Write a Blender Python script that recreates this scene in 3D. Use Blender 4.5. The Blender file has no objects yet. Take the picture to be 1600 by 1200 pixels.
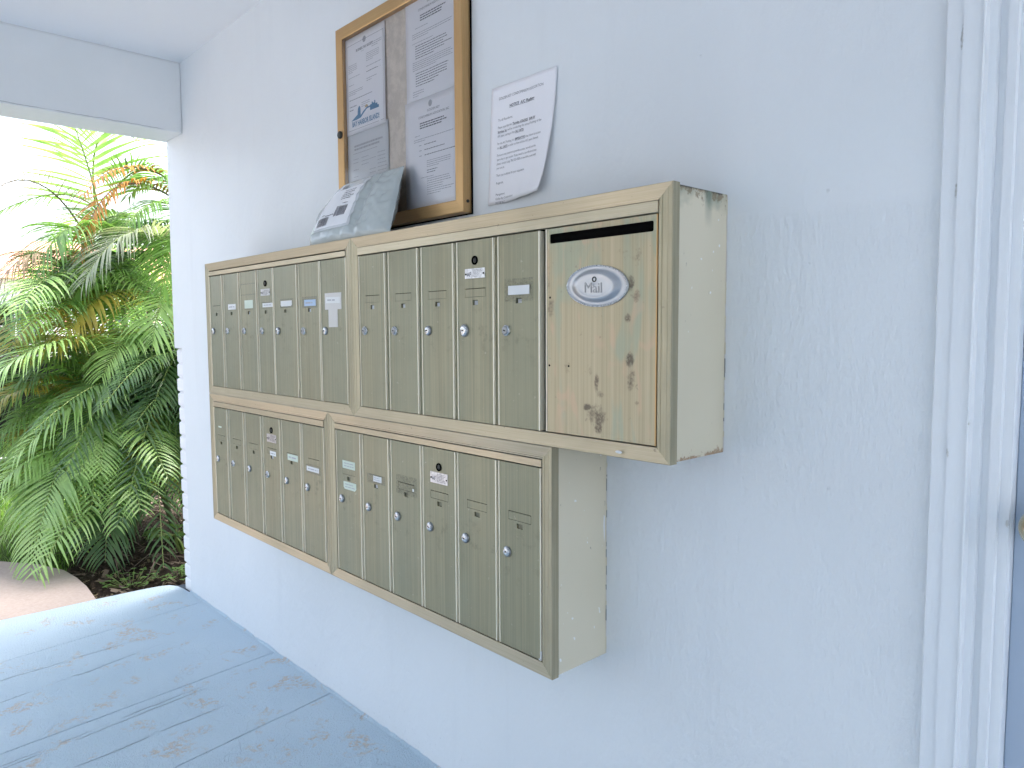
import bpy, bmesh, math, random
from mathutils import Vector, Matrix, noise
random.seed(11)
PI = math.pi
S = bpy.context.scene
COL = S.collection

# ------------------------------------------------------------------ camera
cam = bpy.data.cameras.new('camera'); co = bpy.data.objects.new('camera', cam); COL.objects.link(co)
yaw, pitch, roll = -0.82295, -0.07499, -0.00508
f = Vector((math.sin(yaw)*math.cos(pitch), math.cos(yaw)*math.cos(pitch), math.sin(pitch)))
r0 = Vector((math.cos(yaw), -math.sin(yaw), 0)); u0 = r0.cross(f)
rr = math.cos(roll)*r0 + math.sin(roll)*u0; uu = -math.sin(roll)*r0 + math.cos(roll)*u0
mw = Matrix((rr, uu, -f)).transposed().to_4x4(); mw.translation = (2.8358, -1.23355, 1.26550)
co.matrix_world = mw
cam.sensor_width = 36; cam.lens = 25.952; cam.clip_start = 0.02; cam.clip_end = 3000
S.camera = co

# ------------------------------------------------------------------ sky, sun, exposure
SUN_EL, SUN_AZ = math.radians(56), math.radians(4)      # azimuth from +y towards +x
W = bpy.data.worlds.new('World'); S.world = W; W.use_nodes = True
wn = W.node_tree; wn.nodes.clear()
sky = wn.nodes.new('ShaderNodeTexSky'); sky.sky_type = 'NISHITA'; sky.sun_disc = False
sky.sun_elevation = SUN_EL; sky.sun_rotation = SUN_AZ
sky.air_density = 1.0; sky.dust_density = 6.0; sky.ozone_density = 1.5
bg = wn.nodes.new('ShaderNodeBackground'); bg.inputs[1].default_value = 0.15
wo = wn.nodes.new('ShaderNodeOutputWorld')
hs_ = wn.nodes.new('ShaderNodeHueSaturation'); hs_.inputs['Saturation'].default_value = .62
wn.links.new(sky.outputs[0], hs_.inputs['Color']); wn.links.new(hs_.outputs[0], bg.inputs[0]); wn.links.new(bg.outputs[0], wo.inputs[0])
sl = bpy.data.lights.new('sun', 'SUN'); sl.energy = .85; sl.angle = math.radians(25); sl.color = (1, .96, .9)
so = bpy.data.objects.new('sun', sl); COL.objects.link(so)
sd = Vector((math.sin(SUN_AZ)*math.cos(SUN_EL), math.cos(SUN_AZ)*math.cos(SUN_EL), math.sin(SUN_EL)))
so.rotation_euler = sd.to_track_quat('Z', 'Y').to_euler(); so.location = (0, 0, 8)
S.view_settings.view_transform = 'Standard'; S.view_settings.look = 'None'
S.view_settings.gamma = 1; S.view_settings.exposure = 2.72
S.view_settings.use_curve_mapping = False
S.cycles.max_bounces = 10; S.cycles.diffuse_bounces = 6; S.cycles.transparent_max_bounces = 16

# ------------------------------------------------------------------ helpers
class MB:
    """collects faces of one mesh"""
    def __init__(s): s.v = []; s.f = []; s.m = []; s.sm = []
    def add(s, vs, fs, m=0, smooth=False):
        b = len(s.v); s.v += [tuple(p) for p in vs]
        for q in fs: s.f.append([b+i for i in q]); s.m.append(m); s.sm.append(smooth)
    def box(s, a, b, m=0):
        x0, y0, z0 = a; x1, y1, z1 = b
        if x0 > x1: x0, x1 = x1, x0
        if y0 > y1: y0, y1 = y1, y0
        if z0 > z1: z0, z1 = z1, z0
        s.add([(x0,y0,z0),(x1,y0,z0),(x1,y1,z0),(x0,y1,z0),(x0,y0,z1),(x1,y0,z1),(x1,y1,z1),(x0,y1,z1)],
              [(0,3,2,1),(4,5,6,7),(0,1,5,4),(1,2,6,5),(2,3,7,6),(3,0,4,7)], m)
    def tube(s, pts, rads, n=8, m=0, cap=True):
        pts = [Vector(p) for p in pts]
        if not hasattr(rads, '__len__'): rads = [rads]*len(pts)
        vs = []; up = Vector((0.13, 0.21, 1)).normalized()
        for i, p in enumerate(pts):
            d = (pts[min(i+1, len(pts)-1)] - pts[max(i-1, 0)]).normalized()
            a = d.cross(up)
            if a.length < 1e-3: a = d.cross(Vector((1, 0, 0)))
            a.normalize(); b = d.cross(a)
            for k in range(n):
                t = 2*PI*k/n; vs.append(p + rads[i]*(math.cos(t)*a + math.sin(t)*b))
        fs = [(i*n+k, i*n+(k+1) % n, (i+1)*n+(k+1) % n, (i+1)*n+k) for i in range(len(pts)-1) for k in range(n)]
        s.add(vs, fs, m, True)
        if cap:
            e = (len(pts)-1)*n
            s.add([vs[k] for k in range(n)], [tuple(range(n))[::-1]], m); s.add([vs[e+k] for k in range(n)], [tuple(range(n))], m)
    def lathe(s, prof, c, n=24, m=0, sx=1, sz=1, smooth=True, cap=True):
        """prof: (radius, y) about an axis along y through c; y negative is towards the viewer"""
        vs = [(c[0]+r*sx*math.cos(2*PI*k/n), c[1]+y, c[2]+r*sz*math.sin(2*PI*k/n)) for r, y in prof for k in range(n)]
        fs = [(i*n+k, (i+1)*n+k, (i+1)*n+(k+1) % n, i*n+(k+1) % n) for i in range(len(prof)-1) for k in range(n)]
        s.add(vs, fs, m, smooth)
        if cap: s.add([vs[(len(prof)-1)*n+k] for k in range(n)], [tuple(range(n))], m, False)
    def build(s, name, mats, parent=None, bevel=0, seg=1):
        me = bpy.data.meshes.new(name); base = parent_base(parent)
        me.from_pydata([(p[0]-base.x, p[1]-base.y, p[2]-base.z) for p in s.v], [], s.f)
        if not isinstance(mats, (list, tuple)): mats = [mats]
        for a in mats: me.materials.append(a)
        me.polygons.foreach_set('material_index', s.m); me.polygons.foreach_set('use_smooth', s.sm)
        me.validate()
        bm = bmesh.new(); bm.from_mesh(me); bmesh.ops.remove_doubles(bm, verts=bm.verts, dist=1e-6)
        bmesh.ops.recalc_face_normals(bm, faces=bm.faces) if bevel or s_closed(bm) else None
        bm.to_mesh(me); bm.free()
        o = bpy.data.objects.new(name, me); COL.objects.link(o)
        if parent: o.parent = parent
        if bevel:
            b = o.modifiers.new('bevel', 'BEVEL'); b.width = bevel; b.segments = seg; b.limit_method = 'ANGLE'; b.angle_limit = math.radians(40)
        return o

def s_closed(bm): return all(len(e.link_faces) == 2 for e in bm.edges)
def parent_base(p):
    b = Vector((0, 0, 0))
    while p is not None: b += p.location; p = p.parent
    return b
def thing(name, label, cat, loc, group=None):
    o = bpy.data.objects.new(name, None); COL.objects.link(o); o.location = loc; o.empty_display_size = .05
    o['label'] = label; o['category'] = cat
    if group: o['group'] = group
    return o
def tag(o, label, cat, group=None):
    o['label'] = label; o['category'] = cat
    if group: o['group'] = group
    return o
def kind(o, k): o['kind'] = k; return o

# text as mesh: returns list of (verts2d, faces)
_tc = {}
def text_mesh(s, size=1.0, bold=0.0, shear=0.0):
    key = (s, bold, shear)
    if key not in _tc:
        cu = bpy.data.curves.new('t', 'FONT'); cu.body = s; cu.size = 1; cu.offset = bold; cu.shear = shear; cu.resolution_u = 2
        ob = bpy.data.objects.new('t', cu)
        me = bpy.data.meshes.new_from_object(ob)
        vs = [(v.co.x, v.co.y) for v in me.vertices]; fs = [tuple(p.vertices) for p in me.polygons]
        bpy.data.objects.remove(ob); bpy.data.meshes.remove(me); bpy.data.curves.remove(cu)
        _tc[key] = (vs, fs)
    vs, fs = _tc[key]
    return [(x*size, y*size) for x, y in vs], fs

# ------------------------------------------------------------------ material mini-language
class N:
    def __init__(s, name, rough=.6, metal=0, spec=.5):
        s.mat = bpy.data.materials.new(name); s.mat.use_nodes = True; s.t = s.mat.node_tree
        s.b = s.t.nodes['Principled BSDF']; s.b.inputs['Roughness'].default_value = rough
        s.b.inputs['Metallic'].default_value = metal; s.b.inputs['Specular IOR Level'].default_value = spec
        s._pos = None
    def n(s, typ, **kw):
        nd = s.t.nodes.new('ShaderNode'+typ)
        for k, v in kw.items(): setattr(nd, k, v)
        return nd
    def lk(s, a, b):
        if hasattr(a, 'is_output') or hasattr(a, 'links'): s.t.links.new(a, b)
        else: b.default_value = a
    def pos(s):
        if s._pos is None: s._pos = s.n('NewGeometry').outputs['Position']
        return s._pos
    def xyz(s):
        nd = s.n('SeparateXYZ'); s.lk(s.pos(), nd.inputs[0]); return nd.outputs
    def m(s, op, a, b=0.0, c=None, clamp=False):
        nd = s.n('Math', operation=op, use_clamp=clamp); s.lk(a, nd.inputs[0]); s.lk(b, nd.inputs[1])
        if c is not None: s.lk(c, nd.inputs[2])
        return nd.outputs[0]
    def scale(s, v, sc):
        nd = s.n('VectorMath', operation='MULTIPLY'); s.lk(v, nd.inputs[0]); nd.inputs[1].default_value = sc; return nd.outputs[0]
    def noise(s, scale=5, detail=3, rough=.5, sc=None, vec=None, dist=0):
        nd = s.n('TexNoise'); v = vec if vec is not None else s.pos()
        if sc: v = s.scale(v, sc)
        s.lk(v, nd.inputs['Vector']); nd.inputs['Scale'].default_value = scale; nd.inputs['Detail'].default_value = detail
        nd.inputs['Roughness'].default_value = rough; nd.inputs['Distortion'].default_value = dist
        return nd.outputs['Fac']
    def ramp(s, v, a, b, lo=0., hi=1.):
        nd = s.n('MapRange', clamp=True); s.lk(v, nd.inputs[0])
        for i, q in zip((1, 2, 3, 4), (a, b, lo, hi)): nd.inputs[i].default_value = q
        return nd.outputs[0]
    def mix(s, fac, a, b):
        nd = s.n('Mix', data_type='RGBA'); s.lk(fac, nd.inputs[0])
        for v, k in ((a, 6), (b, 7)):
            if isinstance(v, tuple): v = (*v, 1) if len(v) == 3 else v
            s.lk(v, nd.inputs[k])
        return nd.outputs[2]
    def color(s, v):
        if isinstance(v, tuple): v = (*v, 1)
        s.lk(v, s.b.inputs['Base Color']); return s
    def bump(s, h, strength=.3, dist=.001):
        nd = s.n('Bump'); s.lk(h, nd.inputs['Height']); nd.inputs['Strength'].default_value = strength
        nd.inputs['Distance'].default_value = dist; s.lk(nd.outputs[0], s.b.inputs['Normal']); return s
    def rough(s, v): s.lk(v, s.b.inputs['Roughness']); return s
    def aniso(s, amt, vec):
        s.b.inputs['Anisotropic'].default_value = amt
        nd = s.n('CombineXYZ'); nd.inputs[0].default_value, nd.inputs[1].default_value, nd.inputs[2].default_value = vec
        s.lk(nd.outputs[0], s.b.inputs['Tangent']); return s
    def blob(s, c, rx, rz):
        """1 at world point (x, z) = c falling to 0 at radii rx, rz (a patch on a wall-parallel face)"""
        o = s.xyz()
        a = s.m('DIVIDE', s.m('SUBTRACT', o[0], c[0]), rx); b = s.m('DIVIDE', s.m('SUBTRACT', o[2], c[1]), rz)
        d = s.m('ADD', s.m('MULTIPLY', a, a), s.m('MULTIPLY', b, b))
        return s.m('SUBTRACT', 1.0, d, clamp=True)

MT = {}
def simple(name, col, rough=.6, metal=0, spec=.5):
    a = N(name, rough, metal, spec); a.color(col); MT[name] = a.mat; return a

# painted stucco wall: brush-rippled paint, coarser below the patched line to the right of the boxes
a = N('wall_paint', .55, spec=.35)
big = a.noise(1.3, 3); o = a.xyz(); wc = a.mix(a.ramp(big, .35, .65), (.705, .735, .758), (.755, .785, .805))
low = a.ramp(o[2], .16, .0); sp_ = a.m('MULTIPLY', a.ramp(a.noise(85, 4, .7), .60, .70), a.m('ADD', .04, a.m('MULTIPLY', low, .5)))
wc = a.mix(sp_, wc, (.36, .38, .42)); st_ = a.m('MULTIPLY', a.ramp(a.noise(1, 4, .6, sc=(9, 9, 1.1)), .58, .74), .10); wc = a.mix(st_, wc, (.52, .54, .56))
wc = a.mix(a.m('MULTIPLY', a.m('MULTIPLY', a.ramp(o[2], 1.45, 1.47), a.ramp(o[0], 2.05, 2.12)), .16), wc, (.86, .88, .90))
a.color(wc)
fine = a.noise(60, 4, .6, sc=(1, 1, .45)); mid = a.noise(14, 3, .55, sc=(1, 1, .6), dist=.6)
lump = a.noise(170, 2, .5)
edge = a.noise(6, 2); zl = a.m('ADD', o[2], a.m('MULTIPLY', a.m('SUBTRACT', edge, .5), .02))
rgh = a.m('MULTIPLY', a.ramp(zl, 1.47, 1.455), a.ramp(o[0], 1.2, 2.1))
rgh = a.m('ADD', .28, a.m('MULTIPLY', rgh, .72))
cr = a.m('MAXIMUM', a.blob((2.17, 1.0), .10, .085), a.blob((2.0, 1.015), .09, .05))
h = a.m('ADD', a.m('MULTIPLY', fine, rgh), a.m('MULTIPLY', mid, .8))
h = a.m('ADD', h, a.m('MULTIPLY', a.m('MULTIPLY', lump, a.ramp(cr, 0, .9)), .28))
h = a.m('ADD', h, a.m('MULTIPLY', rgh, -.9))
pim = a.n('TexVoronoi'); pim.inputs['Scale'].default_value = 11; a.lk(a.pos(), pim.inputs['Vector'])
h = a.m('ADD', h, a.m('MULTIPLY', a.ramp(pim.outputs['Distance'], .04, .015), .22))
a.bump(h, .9, .0048); MT['wall'] = a.mat

a = N('ceiling_paint', .7, spec=.2); a.color((.84, .85, .87)); a.bump(a.noise(5, 4), .6, .01); MT['ceil'] = a.mat
# beam paint
a = N('beam_paint', .6, spec=.25)
a.color(a.mix(a.ramp(a.noise(3, 3), .3, .7), (.72, .75, .765), (.77, .795, .81)))
o = a.xyz(); bc = a.mix(a.ramp(a.noise(3, 3), .3, .7), (.72, .75, .765), (.77, .795, .81))
ln = a.m('MULTIPLY', a.ramp(a.m('ABSOLUTE', a.m('SUBTRACT', o[2], a.m('ADD', 2.1585, a.m('MULTIPLY', a.m('SUBTRACT', a.noise(20, 3), .5), .010)))), .0022, .0006), a.ramp(a.noise(2.6, 3), .46, .54))
ln = a.m('MAXIMUM', ln, a.m('MULTIPLY', a.ramp(o[2], 2.450, 2.460), .35)); a.color(a.mix(a.m('MULTIPLY', ln, .6), bc, (.25, .25, .25)))
a.bump(a.m('SUBTRACT', a.noise(8, 4, .6), ln), .5, .004); MT['beam'] = a.mat

# floor: thick blue porch paint over pitted concrete, cracks and worn patches
a = N('floor_paint', .4, spec=.5)
o = a.xyz()
pit = a.noise(150, 3, .6); pit2 = a.noise(300, 2)
wear = a.noise(7, 5, .65, dist=.4)
wear2 = a.noise(60, 3, .6)
lane = a.ramp(a.m('ADD', o[0], a.m('MULTIPLY', a.noise(3, 2), .25)), -.86, -.72, 1, 0)
wm = a.m('MULTIPLY', a.ramp(wear, .55, .63), a.ramp(wear2, .44, .56))
wm = a.m('MAXIMUM', wm, a.m('MULTIPLY', a.m('MULTIPLY', lane, a.ramp(wear, .50, .6)), a.ramp(wear2, .5, .6)))
base = a.mix(a.ramp(a.noise(2.2, 3), .3, .7), (.57, .725, .85), (.64, .785, .90))
scuff = a.m('MULTIPLY', a.ramp(a.noise(150, 4, .7), .60, .68), a.ramp(a.noise(3.3, 2), .42, .6))
base = a.mix(a.m('MULTIPLY', scuff, .7), base, (.74, .79, .84))
base = a.mix(a.m('MULTIPLY', wm, .85), base, (.66, .60, .54))
cks = None
for (px, py, nx, ny, amp) in ((-.36, -.5, .995, .09, .05), (.26, -.6, .99, .14, .035), (.43, -.5, .99, .12, .03), (-.15, -.8, .98, .2, .08), (.36, -1.2, .99, .13, .03), (0.0, -1.0, .25, .97, .08)):
    w = a.noise(5, 5, .6, vec=a.scale(a.pos(), (1, 1, 1)))
    d = a.m('ADD', a.m('MULTIPLY', a.m('SUBTRACT', o[0], px), nx), a.m('MULTIPLY', a.m('SUBTRACT', o[1], py), ny))
    d = a.m('ABSOLUTE', a.m('ADD', d, a.m('MULTIPLY', a.m('SUBTRACT', w, .5), amp)))
    c = a.m('MULTIPLY', a.ramp(d, .0035, .0008), a.ramp(o[1], -.28, -.42))
    cks = c if cks is None else a.m('MAXIMUM', cks, c)
brk = a.ramp(a.noise(6, 2), .40, .52)
cks = a.m('MULTIPLY', cks, brk)
vo = a.n('TexVoronoi', feature='DISTANCE_TO_EDGE'); vo.inputs['Scale'].default_value = 4.2
ww = a.n('TexNoise'); ww.inputs['Scale'].default_value = 6; a.lk(a.pos(), ww.inputs['Vector'])
vm = a.n('VectorMath', operation='MULTIPLY_ADD'); a.lk(ww.outputs['Color'], vm.inputs[0]); vm.inputs[1].default_value = (.25, .25, .25); a.lk(a.pos(), vm.inputs[2])
a.lk(vm.outputs[0], vo.inputs['Vector'])
hair = a.m('MULTIPLY', a.ramp(vo.outputs['Distance'], .007, .002), a.ramp(a.noise(1.7, 2), .5, .58))
base = a.mix(a.m('MULTIPLY', cks, .42), base, (.24, .28, .34))
base = a.mix(a.m('MULTIPLY', hair, .16), base, (.25, .3, .38))
base = a.mix(a.m('MULTIPLY', a.m('MULTIPLY', a.ramp(a.noise(130, 3, .6), .66, .70), a.ramp(a.noise(2.5, 3), .35, .6)), .45), base, (.27, .33, .42))
a.color(base)
hh = a.m('ADD', a.m('MULTIPLY', pit, 1.0), a.m('MULTIPLY', pit2, .35))
hh = a.m('SUBTRACT', hh, a.m('MULTIPLY', cks, 1.6)); hh = a.m('SUBTRACT', hh, a.m('MULTIPLY', hair, .2)); hh = a.m('SUBTRACT', hh, a.m('MULTIPLY', wm, .35))
a.bump(hh, 1.0, .0095); a.rough(a.ramp(wm, 0, 1, .36, .8)); MT['floor'] = a.mat
simple('joint_dark', (.05, .065, .09), .95, 0, .1)

# brushed anodised metal
def brushed(name, col, col2, tang, rough=.42, metal=.55, an=.6, grain=(1, 1, 1), spots=0):
    a = N(name, rough, metal)
    g = a.noise(1, 3, .6, sc=grain); g2 = a.noise(3.1, 4, .6)
    c = a.mix(a.ramp(g, .3, .7), col, col2)
    c = a.mix(a.m('MULTIPLY', a.ramp(g2, .45, .7), .25), c, tuple(q*.8 for q in col))
    if spots:
        sp = a.ramp(a.noise(85, 3, .5), .71, .75); c = a.mix(a.m('MULTIPLY', sp, spots), c, (.12, .10, .08))
        sp = a.ramp(a.noise(33, 2, .5, sc=(1.3, .7, .8)), .735, .76); c = a.mix(a.m('MULTIPLY', sp, spots), c, (.30, .28, .25))
    a.color(c); a.bump(g, .12, .0006); a.rough(a.ramp(g2, .3, .7, rough-.07, rough+.08))
    if an: a.aniso(an, tang)
    MT[name] = a.mat; return a
brushed('frame_h', (.445, .38, .262), (.55, .475, .345), (1, 0, 0), .40, .6, .75, (6, 300, 700), .5)
brushed('frame_v', (.34, .315, .215), (.47, .41, .285), (0, 0, 1), .40, .6, .75, (600, 300, 3), .25)  # same metal as frame_h, darker colour imitates its dimmer brushed reflection
a = N('door_metal', .46, .35); o = a.xyz()
g = a.noise(1, 3, .6, sc=(420, 420, 2.0)); gw = a.noise(1, 3, .6, sc=(110, 110, .9)); tone = a.noise(1, 1, .5, sc=(7, 7, .6))
c = a.mix(a.ramp(g, .3, .7), (.215, .203, .13), (.315, .295, .19)); c = a.mix(a.m('MULTIPLY', a.ramp(gw, .4, .7), .45), c, (.40, .355, .225))
c = a.mix(a.m('MULTIPLY', a.ramp(tone, .35, .65), .45), c, (.23, .245, .175))
lk_ = a.m('MAXIMUM', a.ramp(a.m('ABSOLUTE', a.m('SUBTRACT', o[2], 1.262)), .07, .0), a.ramp(a.m('ABSOLUTE', a.m('SUBTRACT', o[2], .782)), .07, .0))
dirt = a.m('MULTIPLY', a.ramp(a.noise(38, 5, .7), .56, .72), a.m('ADD', .25, lk_))
c = a.mix(a.m('MULTIPLY', dirt, .38), c, (.13, .115, .08))
scr = a.ramp(a.noise(1, 2, .5, sc=(55, 55, 420)), .74, .77); c = a.mix(a.m('MULTIPLY', scr, .35), c, (.5, .48, .38))
spt = a.ramp(a.noise(90, 2, .5), .74, .77); c = a.mix(a.m('MULTIPLY', spt, .25), c, (.60, .58, .50))
a.color(c); a.rough(a.ramp(a.m('ADD', a.noise(6, 4, .6), a.m('MULTIPLY', dirt, .5)), .3, .8, .36, .58))
a.bump(a.m('ADD', a.m('MULTIPLY', g, .12), a.noise(5, 2)), .35, .003); a.aniso(.6, (0, 0, 1)); MT['door_metal'] = a.mat
brushed('door_lip', (.78, .73, .58), (.86, .81, .66), (0, 0, 1), .4, .25, .3, (400, 400, 3))
brushed('gold_h', (.52, .325, .14), (.60, .38, .18), (1, 0, 0), .36, .75, .7, (8, 300, 600), .1)
brushed('gold_v', (.52, .325, .14), (.60, .38, .18), (0, 0, 1), .36, .75, .7, (600, 300, 8), .1)
# parcel door: yellowed, streaked, iridescent bands and dirty smudges
a = N('parcel_door', .45, .35)
g = a.noise(1, 3, .6, sc=(260, 260, 1.6)); sw = a.noise(9, 2, .5, sc=(1.6, 1, .45), dist=1.2); sw2 = a.noise(22, 2, .5, sc=(1.2, 1, .5), dist=.8)
c = a.mix(a.ramp(g, .3, .7), (.38, .32, .20), (.50, .42, .275))
c = a.mix(a.m('MULTIPLY', a.ramp(sw, .50, .62), .55), c, (.30, .36, .27))
c = a.mix(a.m('MULTIPLY', a.ramp(sw2, .56, .66), .45), c, (.55, .37, .25))
sm = None
for x, z, rx, rz, k in ((2.004, 1.345, .012, .016, 1), (2.017, 1.322, .012, .014, .7), (1.806, 1.305, .012, .022, .8), (1.998, 1.283, .008, .010, .9), (2.004, 1.208, .011, .016, 1),
                        (2.006, 1.172, .013, .026, .75), (1.905, 1.186, .010, .016, .6), (1.925, 1.164, .007, .022, .9), (1.935, 1.14, .014, .010, .6), (1.902, 1.115, .012, .008, 1),
                        (1.925, 1.098, .03, .03, .75), (1.93, 1.079, .012, .014, 1), (2.02, 1.13, .006, .006, .8), (1.85, 1.19, .012, .02, .45), (2.02, 1.39, .014, .04, .5), (1.80, 1.365, .007, .04, .6),
                        (1.985, 1.40, .05, .018, .35), (1.86, 1.41, .05, .014, .3)):
    q = a.m('MULTIPLY', a.blob((x, z), rx*1.25, rz*1.25), k); sm = q if sm is None else a.m('MAXIMUM', sm, q)
dn = a.noise(130, 4, .7); dn2 = a.noise(45, 3, .6)
dm = a.ramp(a.m('ADD', a.m('MULTIPLY', sm, .55), a.m('ADD', a.m('MULTIPLY', dn, .6), a.m('MULTIPLY', dn2, .4))), .74, .98)
c = a.mix(a.m('MULTIPLY', a.m('MULTIPLY', dm, a.ramp(a.noise(260, 3, .6), .38, .52, .45, 1)), .75), c, (.16, .115, .085))
c = a.mix(a.m('MULTIPLY', a.ramp(a.noise(75, 3, .5), .70, .75), .4), c, (.15, .12, .10))
a.color(c); a.rough(a.ramp(dm, 0, 1, .42, .75)); a.bump(a.m('SUBTRACT', g, dm), .15, .0006); a.aniso(.5, (0, 0, 1)); MT['parcel'] = a.mat
# painted housing
def side_mat(name, ztop, zbot, rust, mould):
    a = N(name, .5, 0, .4); o = a.xyz()
    n1 = a.noise(70, 4, .65); n2 = a.noise(18, 3, .6); n3 = a.noise(2.5, 2)
    c = a.mix(a.ramp(n3, .3, .7), (.60, .555, .425), (.66, .61, .48))
    if mould:
        t = a.m('ADD', a.ramp(o[2], ztop-.10, ztop, 0, 1), a.m('MULTIPLY', a.m('SUBTRACT', n2, .5), 1.3))
        c = a.mix(a.m('MULTIPLY', a.ramp(t, .62, 1.15), .75), c, (.17, .22, .17))
        t = a.m('ADD', a.ramp(o[2], ztop-.045, ztop, 0, 1), a.m('MULTIPLY', a.m('SUBTRACT', n1, .5), 1.9))
        c = a.mix(a.m('MULTIPLY', a.ramp(t, .68, .85), .75), c, (.20, .14, .08))
        t = a.m('ADD', a.ramp(o[2], ztop-.012, ztop, 0, 1), a.m('MULTIPLY', a.m('SUBTRACT', n1, .5), 1.6))
        c = a.mix(a.m('MULTIPLY', a.ramp(t, .55, .8), .9), c, (.045, .055, .05))
        by = a.m('DIVIDE', a.m('SUBTRACT', o[1], -.062), .014); gs = a.m('SUBTRACT', 1.0, a.m('MULTIPLY', by, by), clamp=True)
        c = a.mix(a.m('MULTIPLY', a.m('MULTIPLY', gs, a.ramp(o[2], ztop-.07, ztop-.01)), .65), c, (.11, .17, .14))
    if rust:
        t = a.m('ADD', a.ramp(o[2], zbot+.04, zbot, 0, 1), a.m('MULTIPLY', a.m('SUBTRACT', n1, .5), 2.0))
        c = a.mix(a.m('MULTIPLY', a.ramp(t, .75, .95), .8), c, (.28, .16, .08))
    sp = a.ramp(a.noise(60, 1, .5), .765, .78); c = a.mix(sp, c, (.75, .76, .74))
    sp = a.ramp(a.noise(48, 3, .6, sc=(1, 1.4, .7)), .71, .75); c = a.mix(a.m('MULTIPLY', sp, .7), c, (.16, .15, .12))
    a.color(c); a.bump(a.noise(9, 4), .15, .002); MT[name] = a.mat
side_mat('side_upper', 1.512, 1.028, True, True); side_mat('side_lower', 1.026, .542, False, False)

simple('black', (.004, .004, .004), .9, 0, .03); simple('dark_metal', (.05, .05, .045), .5, .5)
simple('pocket_dark', (.03, .028, .02), .9, 0, .1); simple('pocket_grey', (.42, .44, .46), .5); simple('pocket_olive', (.16, .155, .10), .6)
a = simple('chrome', (.62, .63, .64), .22, .9); a.rough(a.ramp(a.noise(200, 3), .3, .7, .15, .35))
simple('lock_ring', (.30, .31, .32), .4, .85); simple('ink', (.16, .16, .18), .8); simple('ink_light', (.42, .42, .45), .8)
simple('ink_blue', (.12, .26, .42), .7); simple('ink_tan', (.55, .42, .26), .7)
a = simple('paper', (.85, .84, .87), .65, 0, .3); a.bump(a.noise(9, 2), .25, .006)
simple('paper_grey', (.66, .67, .69), .7, 0, .3); simple('label_white', (.74, .75, .74), .6); simple('label_green', (.60, .68, .58), .6)
simple('label_blue', (.42, .55, .72), .6)
a = N('silver_plate', .32, .8); a.color(a.mix(a.ramp(a.noise(140, 3), .4, .65), (.62, .62, .64), (.44, .44, .46))); MT['silver'] = a.mat
a = N('oval_silver', .38, .85); a.color((.46, .47, .49)); a.bump(a.noise(120, 2), .05, .001); MT['oval'] = a.mat
a = N('tape', .25, 0, .6); a.color((.36, .34, .25)); a.b.inputs['Alpha'].default_value = .28; MT['tape'] = a.mat
a = N('tape_white', .35, 0, .6); a.color((.62, .60, .57)); a.bump(a.noise(220, 3), .4, .001); MT['tape_white'] = a.mat
a = N('tape_residue', .8); a.color((.17, .165, .115)); a.b.inputs['Alpha'].default_value = 1
al = a.ramp(a.noise(180, 4, .7), .38, .70); a.lk(a.m('MULTIPLY', al, .42), a.b.inputs['Alpha']); MT['residue'] = a.mat
a = N('backboard', .85); a.color(a.mix(a.ramp(a.noise(40, 5, .7), .42, .6), (.64, .57, .50), (.75, .67, .59))); a.bump(a.noise(60, 4), .3, .002); MT['backboard'] = a.mat
a = N('poly_bag', .26, 0, .6); a.color((.43, .475, .475)); MT['bag'] = a.mat
a = N('clear_film', .10, 0, .7); a.color((.62, .65, .68)); MT['film'] = a.mat
simple('label_paper', (.80, .81, .84), .35, 0, .5)
# board glazing: thin plexiglass, part transparent part mirror
gm = bpy.data.materials.new('plexiglass'); gm.use_nodes = True; t = gm.node_tree; t.nodes.clear()
tr = t.nodes.new('ShaderNodeBsdfTransparent'); tr.inputs[0].default_value = (.97, .975, .98, 1); gl = t.nodes.new('ShaderNodeBsdfGlossy'); gl.inputs['Roughness'].default_value = .08
fr = t.nodes.new('ShaderNodeFresnel'); fr.inputs[0].default_value = 1.35; ms = t.nodes.new('ShaderNodeMixShader'); mo = t.nodes.new('ShaderNodeOutputMaterial')
t.links.new(fr.outputs[0], ms.inputs[0]); t.links.new(tr.outputs[0], ms.inputs[1]); t.links.new(gl.outputs[0], ms.inputs[2]); t.links.new(ms.outputs[0], mo.inputs[0]); MT['plexi'] = gm
# door casing and door
a = N('casing_paint', .38, 0, .5); g = a.noise(40, 4, .6, sc=(1, 1, .15))
c = a.mix(a.ramp(a.noise(30, 4, .7, sc=(1, 1, .5)), .70, .76), (.78, .81, .84), (.50, .50, .46)); ch = None
for cx_, cz_, rx_, rz_ in ((2.4765, 1.462, .004, .02), (2.4785, 1.078, .004, .012), (2.507, 1.125, .002, .006), (2.4765, 1.68, .004, .03), (2.556, .985, .004, .012)):
    q = a.blob((cx_, cz_), rx_, rz_); ch = q if ch is None else a.m('MAXIMUM', ch, q)
chm = a.ramp(a.m('ADD', a.m('MULTIPLY', ch, .6), a.noise(190, 4, .7)), .88, 1.06); c = a.mix(a.m('MULTIPLY', chm, .45), c, (.46, .45, .38))
a.color(c); a.bump(a.m('SUBTRACT', g, a.m('MULTIPLY', chm, .8)), .6, .0035); MT['casing'] = a.mat
a = N('door_paint', .45, 0, .4); a.color((.40, .48, .59)); a.bump(a.noise(30, 3), .2, .002); MT['doorblue'] = a.mat
a = simple('knob_metal', (.50, .45, .33), .25, .9)
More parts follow.
